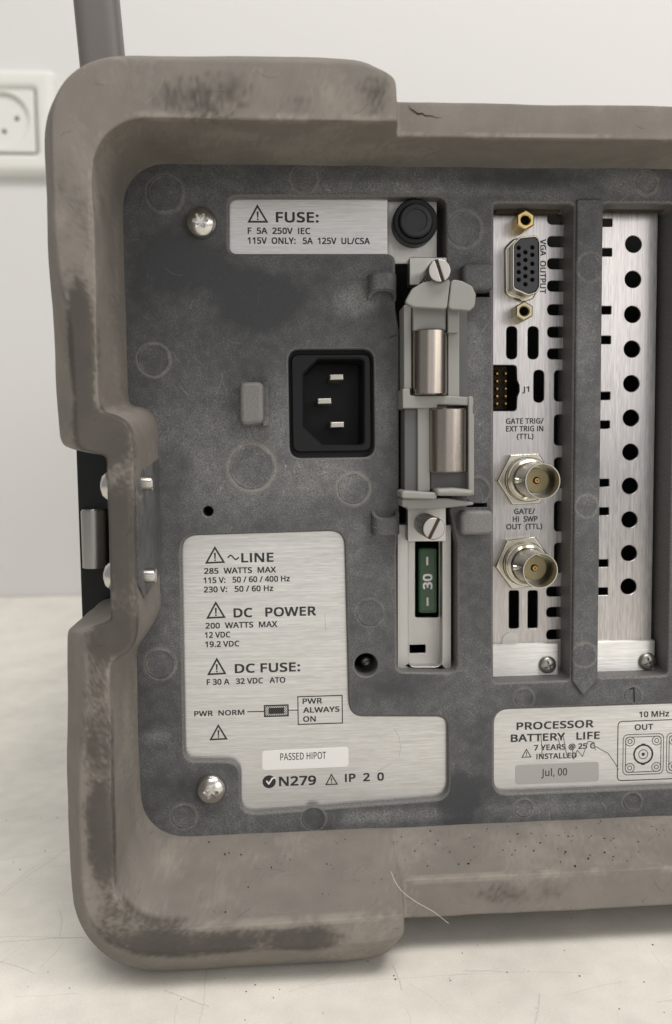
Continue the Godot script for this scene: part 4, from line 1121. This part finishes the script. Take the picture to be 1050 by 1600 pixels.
func build_modules() -> void:
	var z := -8.0
	# left module: perforated plate with sockets
	var holes := []
	for c in [Vector2(76.74, 197.37), Vector2(76.78, 191.09), Vector2(76.82, 184.95), Vector2(76.86, 178.71), Vector2(76.91, 172.07), Vector2(76.95, 165.78), Vector2(76.99, 159.63)]: holes.append(slot_at(c, 7.0, 2.95, false))
	for c in [Vector2(79.02, 150.54), Vector2(79.11, 137.92), Vector2(79.20, 125.58), Vector2(79.29, 112.95), Vector2(79.37, 100.78)]: holes.append(rrect(c + Vector2(0, -4.4), c + Vector2(6.4, 4.4), 1.3))
	for c in [Vector2(77.16, 90.85), Vector2(77.20, 84.79), Vector2(77.24, 78.14)]: holes.append(slot_at(c, 7.0, 2.95, false))
	for c in [Vector2(66.56, 162.84), Vector2(72.78, 162.81), Vector2(74.52, 150.48)]: holes.append(slot_at(c, 9.2, 3.0, true))
	for c in [Vector2(67.48, 85.89), Vector2(73.09, 85.75)]: holes.append(rrect(c + Vector2(-1.45, -5.6), c + Vector2(1.45, 5.6), 0.7))
	holes.append(rounded([Vector2(60.38, 143.60), Vector2(68.02, 143.53), Vector2(68.19, 147.53), Vector2(68.84, 148.98), Vector2(68.83, 150.80), Vector2(68.17, 152.25), Vector2(67.97, 156.51), Vector2(60.37, 156.56)], 1.0))
	var s := Soup.new()
	var lo := Vector2(57.83, 62.89); var hi := Vector2(84.95, 199.55)
	sheet(s, PackedVector2Array([Vector2(lo.x, lo.y), Vector2(hi.x, lo.y), Vector2(hi.x, hi.y), Vector2(lo.x, hi.y)]), holes, z, 1.0, 0.16, 0.5, 5.0)
	var p := part("socket_plate", s, M.module, box_root, Vector3.ZERO, "perforated brushed plate with VGA and two coaxial sockets")
	write("VGA  OUTPUT", Vector2(74.65, 191.79), Vector2(74.47, 176.56), 1.74, z, M.ink, p, -PI / 2)
	write("J1", Vector2(69.68, 148.88), Vector2(71.73, 148.87), 1.63, z, M.ink, p)
	write("GATE TRIG/", Vector2(64.95, 139.81), Vector2(75.99, 139.79), 1.60, z, M.ink, p)
	write("EXT TRIG IN", Vector2(64.96, 137.62), Vector2(75.91, 137.59), 1.60, z, M.ink, p)
	write("(TTL)", Vector2(68.14, 135.48), Vector2(73.02, 135.42), 1.52, z, M.ink, p)
	write("GATE/", Vector2(67.38, 113.81), Vector2(73.60, 113.79), 1.60, z, M.ink, p)
	write("HI  SWP", Vector2(67.01, 111.58), Vector2(74.37, 111.54), 1.60, z, M.ink, p)
	write("OUT  (TTL)", Vector2(65.13, 109.39), Vector2(75.71, 109.37), 1.60, z, M.ink, p)
	s = Soup.new()
	lathe(s, [Vector2(2.5, -8.1), Vector2(2.45, -7.8), Vector2(2.3, -7.75), Vector2(0, -7.75)], 28, Vector2(66.37, 76.73))
	part("pressed_stud", s, M.milled, p)
	# header pins behind J1
	for i in 2:
		for k in 5:
			s = Soup.new(); var c := Vector2(64.57, 154.64) + Vector2(i * 2.54 - 0.8, -k * 2.2)
			prism(s, rrect(c + Vector2(-0.34, -0.34), c + Vector2(0.34, 0.34), 0.08), -24, -13.0, 0.15)
			part("header_pin", s, M.gold, p)
	s = Soup.new(); cube(s, Vector3(Vector2(62.68, 144.23).x, Vector2(62.68, 144.23).y, -26), Vector3(Vector2(67.26, 144.19).x, Vector2(62.66, 156.87).y, -15.5), 0.3)
	part("header_block", s, M.felt, p)
	# right module: plate of round vents with square notches under the rib
	holes = []
	for k in 11: holes.append(circle(Vector2(101.79, 190.48).lerp(Vector2(101.77, 91.87), k / 10.0), 2.36, 30))
	var lx := Vector2(89.91, 169.17).x; var rx := Vector2(95.48, 196.60).x
	for c in [Vector2(94.27, 196.50), Vector2(94.37, 188.21), Vector2(94.57, 171.96), Vector2(94.67, 163.55), Vector2(94.86, 147.59), Vector2(94.96, 139.32), Vector2(95.17, 122.47), Vector2(95.27, 114.16), Vector2(95.45, 98.93), Vector2(95.56, 90.59)]:
		holes.append(rrect(Vector2(lx, c.y - 1.12), Vector2(rx, c.y + 1.12), 0.2))
	s = Soup.new()
	lo = Vector2(90.06, 64.74); hi = Vector2(108.90, 199.88)
	sheet(s, rounded([Vector2(lo.x, lo.y), Vector2(hi.x, lo.y), Vector2(hi.x, hi.y), Vector2(lo.x, hi.y)], 0.8), holes, z, 1.0, 0.16, 0.5, 5.0)
	part("vent_plate", s, M.module, box_root, Vector3.ZERO, "blank brushed plate with a column of round vents")
	# dusty foam gaskets along the tops of the two openings
	for e in [[Vector2(61.25, 198.31), Vector2(79.45, 200.88)], [Vector2(92.69, 199.21), Vector2(111.20, 201.45)]]:
		s = Soup.new(); cube(s, Vector3(e[0].x, e[0].y, -9), Vector3(e[1].x, e[1].y, -5.4), 0.3)
		part("foam_gasket", s, M.felt, box_root)
	s = Soup.new(); cube(s, Vector3(Vector2(111.46, 65.04).x, Vector2(111.46, 65.04).y, -12), Vector3(Vector2(114.60, 64.94).x, Vector2(109.18, 199.70).y, -9), 0.2)
	part("foam_gasket", s, M.felt, box_root)
	# brackets and their cross-head screws
	for e in [[Vector2(60.73, 66.50), Vector2(80.12, 75.95), Vector2(76.89, 69.77)], [Vector2(91.20, 66.79), Vector2(109.18, 75.99), Vector2(106.79, 69.92)]]:
		s = Soup.new(); cube(s, Vector3(e[0].x, e[0].y, -7.9), Vector3(e[1].x, e[1].y, -6.2), 0.12)
		var br := part("clamp_bracket", s, M.bright_plate, box_root)
		s = Soup.new()
		driven_head(s, 2.55, 1.7, func(a): return minf(1.5, 0.36 / maxf(0.001, minf(absf(sin(a)), absf(cos(a))))), 1.1, 120)
		var ph := part("cross_head_screw", s, M.dark_steel, br, v3(e[2], -6.2)); ph.rotation_degrees = Vector3(0, 0, 20)
	# socket: D shell, insert with fifteen holes, two hex standoffs
	var vg := group_part("video_socket", box_root, Vector3.ZERO, "fifteen hole video socket")
	var d := rounded([Vector2(65.58, 188.62), Vector2(67.37, 190.36), Vector2(71.49, 190.81), Vector2(72.31, 189.51), Vector2(72.38, 177.54), Vector2(71.49, 176.06), Vector2(69.59, 175.54), Vector2(65.62, 177.19)], 0.8)
	var pins := []
	for c in [Vector2(66.83, 187.98), Vector2(66.84, 185.91), Vector2(66.84, 183.57), Vector2(66.85, 181.40), Vector2(66.86, 179.32)]: pins.append(circle(c, 0.62, 10))
	for c in [Vector2(68.70, 186.78), Vector2(68.71, 184.70), Vector2(68.72, 182.45), Vector2(68.73, 180.28), Vector2(68.74, 178.10)]: pins.append(circle(c, 0.62, 10))
	for c in [Vector2(70.64, 188.09), Vector2(70.65, 186.09), Vector2(70.66, 183.67), Vector2(70.67, 181.41), Vector2(70.68, 179.32)]: pins.append(circle(c, 0.62, 10))
	s = Soup.new(); sheet(s, d, pins, -2.2, 4.0, 0.06, 0.3, 2.0)
	part("socket_insert", s, M.insert, vg)
	s = Soup.new(); sheet(s, inset(d, -0.55), [inset(d, -0.12)], -1.9, 6.2, 0.12, 0.3, 0.0)
	part("socket_shell", s, M.nickel, vg)
	s = Soup.new(); prism(s, inset(d, -1.4), -8.1, -6.9, 0.5)
	part("shell_foot", s, M.nickel, vg)
	for e in [[Vector2(68.93, 195.67), 0], [Vector2(68.68, 170.91), 1]]:
		var so := group_part("hex_standoff", box_root, v3(e[0], z), "brass hex standoff above the video socket" if e[1] == 0 else "tarnished hex standoff below the video socket")
		var hex := []
		for k in 6: hex.append(Vector2.from_angle(TAU * k / 6.0 + 0.5) * 2.75)
		s = Soup.new()
		sheet(s, rounded(hex, 0.3), [circle(Vector2.ZERO, 1.25, 20)], 5.2, 5.2, 0.3, 0.5, 0.0)
		part("standoff_body", s, M.brass if e[1] == 0 else M.olive_brass, so)
		s = Soup.new(); lathe(s, [Vector2(1.25, 1.5), Vector2(0, 1.5)], 20)
		part("standoff_bore", s, M.void, so)
	bnc(Vector3(70.0, 124.0, z), 0.0)
	bnc(Vector3(69.5, 99.9, z), 4.0)

func slot_at(c: Vector2, length: float, width: float, tall: bool) -> PackedVector2Array:   # a rounded slot: centred when tall, else running right from c
	if tall: return rrect(c + Vector2(-width / 2, -length / 2), c + Vector2(width / 2, length / 2), width * 0.49)
	return rounded([c + Vector2(0, -width / 2), c + Vector2(length, -width / 2), c + Vector2(length, width / 2), c + Vector2(0, width / 2)], [width * 0.49, 0.1, 0.1, width * 0.49])

func build_small() -> void:
	for c in [Vector2(-19.63, 193.33), Vector2(-20.49, 39.26)]:
		var s := Soup.new()
		driven_head(s, 4.19, 3.6, func(a): return 1.75 + 0.40 * cos(6.0 * a), 2.6, 96)
		part("star_drive_screw", s, M.steel, box_root, v3(c, 0.0), "domed star drive screw in the upper left corner" if c.y > 120 else "domed star drive screw in the lower left corner")

func build_outlet() -> void:
	var c := Vector2(-239.41, 427.20)
	var o := thing("wall_outlet", "glossy cream wall socket outlet with round pin holes on the wall at left", "outlet", Vector3(c.x, c.y, -560))
	var s := Soup.new()
	var mod := rrect(Vector2(-29, -28), Vector2(29, 28), 2.5)
	var outer := rrect(Vector2(-46, -46), Vector2(46, 46), 7.0)
	var opened := inset(mod, -5.0)
	prism_ring(s, outer, opened, 11.0, 8.0)
	recess(s, mod, 11.0, 5.0, 4.0, 4)
	part("outlet_frame", s, M.outlet, o)
	s = Soup.new()
	var inner := inset(mod, 1.0)
	sheet(s, inner, [circle(Vector2(0, 1), 23.0, 48)], 10.4, 8.0, 0.8, 2.0, 8.0)
	part("outlet_face", s, M.outlet, o)
	s = Soup.new()
	sheet(s, circle(Vector2(0, 1), 23.3, 48), [circle(Vector2(11.5, 3.2), 2.1, 18), circle(Vector2(-11.5, 3.2), 2.1, 18), circle(Vector2(0, -8.0), 2.1, 18)], 7.0, 4.0, 0.4, 1.0, 6.0)
	part("outlet_well", s, M.outlet, o)
	s = Soup.new(); cube(s, Vector3(-26, -24, 1), Vector3(26, 26, 3.2), 0.4)
	part("outlet_interior", s, M.void, o)

func prism_ring(s: Soup, outer: PackedVector2Array, opened: PackedVector2Array, z1: float, r: float) -> void:
	var last := outer; var zl := z1 - r
	strip(s, outer, 0.0, outer, maxf(zl, 0.0))
	for k in range(1, 6):
		var a := PI / 2 * k / 5.0
		var q := inset(outer, r * (1.0 - cos(a))); var zq := z1 - r + r * sin(a)
		strip(s, last, zl, q, zq)
		last = q; zl = zq
	face(s, last, [opened], z1, 1.0, 0.0)

func scatter(called: String, label: String, parent: Node3D, spots: Array, size: float, m: Material) -> MultiMeshInstance3D:
	var s := Soup.new()
	lathe(s, [Vector2(0.5, -0.3), Vector2(0.55, 0.1), Vector2(0.3, 0.4), Vector2(0, 0.45)], 6)
	var mm := MultiMesh.new(); mm.transform_format = MultiMesh.TRANSFORM_3D; mm.mesh = s.mesh(60.0); mm.instance_count = spots.size()
	for i in spots.size():
		var k := size * rng.randf_range(0.35, 1.3)
		var b := Basis.from_euler(Vector3(rng.randf() * TAU, rng.randf() * TAU, rng.randf() * TAU)) * Basis.from_scale(Vector3(k * rng.randf_range(0.6, 1.9), k, k))
		mm.set_instance_transform(i, Transform3D(b, spots[i] * K))
	var o := MultiMeshInstance3D.new(); o.name = called; o.multimesh = mm; o.material_override = m
	o.set_meta("kind", "stuff")
	if label: o.set_meta("label", label)
	parent.add_child(o, true)
	return o

func build_litter() -> void:
	var spots := []
	for k in 120:   # on the bumper's lower sill
		var x := rng.randf_range(-24, 112); var t := rng.randf()
		t = pow(t, 0.8)
		var deep := rng.randf_range(1.5, 20.0) if x > 29.0 else rng.randf_range(1.5, 30.0)
		var lip := 21.8 if x > 29.0 else 18.4
		var top := 22.0 if x > 29.0 else 33.0
		spots.append(Vector3(x, lerpf(25.6, lip, deep / top) + 0.12, deep))
	scatter("grit", "", box_root, spots, 0.32, M.debris)
	spots = []
	for k in 260:
		spots.append(Vector3(rng.randf_range(-230, 160), 0.1, rng.randf_range(-200, 90)))
	for k in 80:
		spots.append(Vector3(rng.randf_range(-95, 110), 0.05, rng.randf_range(18, 64)))
	var g := scatter("bench_grit", "tiny dark specks of grit scattered on the bench", self, spots, 0.3, M.debris)
	g.set_meta("category", "grit")
	var f := Soup.new()
	var pts := []
	for p in [Vector2(25.63, 29.24), Vector2(26.28, 27.72), Vector2(27.86, 25.70), Vector2(30.60, 23.18), Vector2(33.45, 20.84), Vector2(36.19, 18.25), Vector2(38.67, 15.30), Vector2(41.07, 11.90)]: pts.append(p)
	var zs := [31.5, 33.6, 34.5, 34, 33, 31, 29, 26]
	var line := []
	for i in pts.size(): line.append(v3(pts[i], zs[i]))
	for k in 2: line = chaikin(line, false)
	tube(f, line, 0.06, 5)
	var o := part("loose_fibre", f, M.fibre, self, Vector3.ZERO, "thin pale fibre hanging off the lower bumper step")
	o.set_meta("category", "fibre")
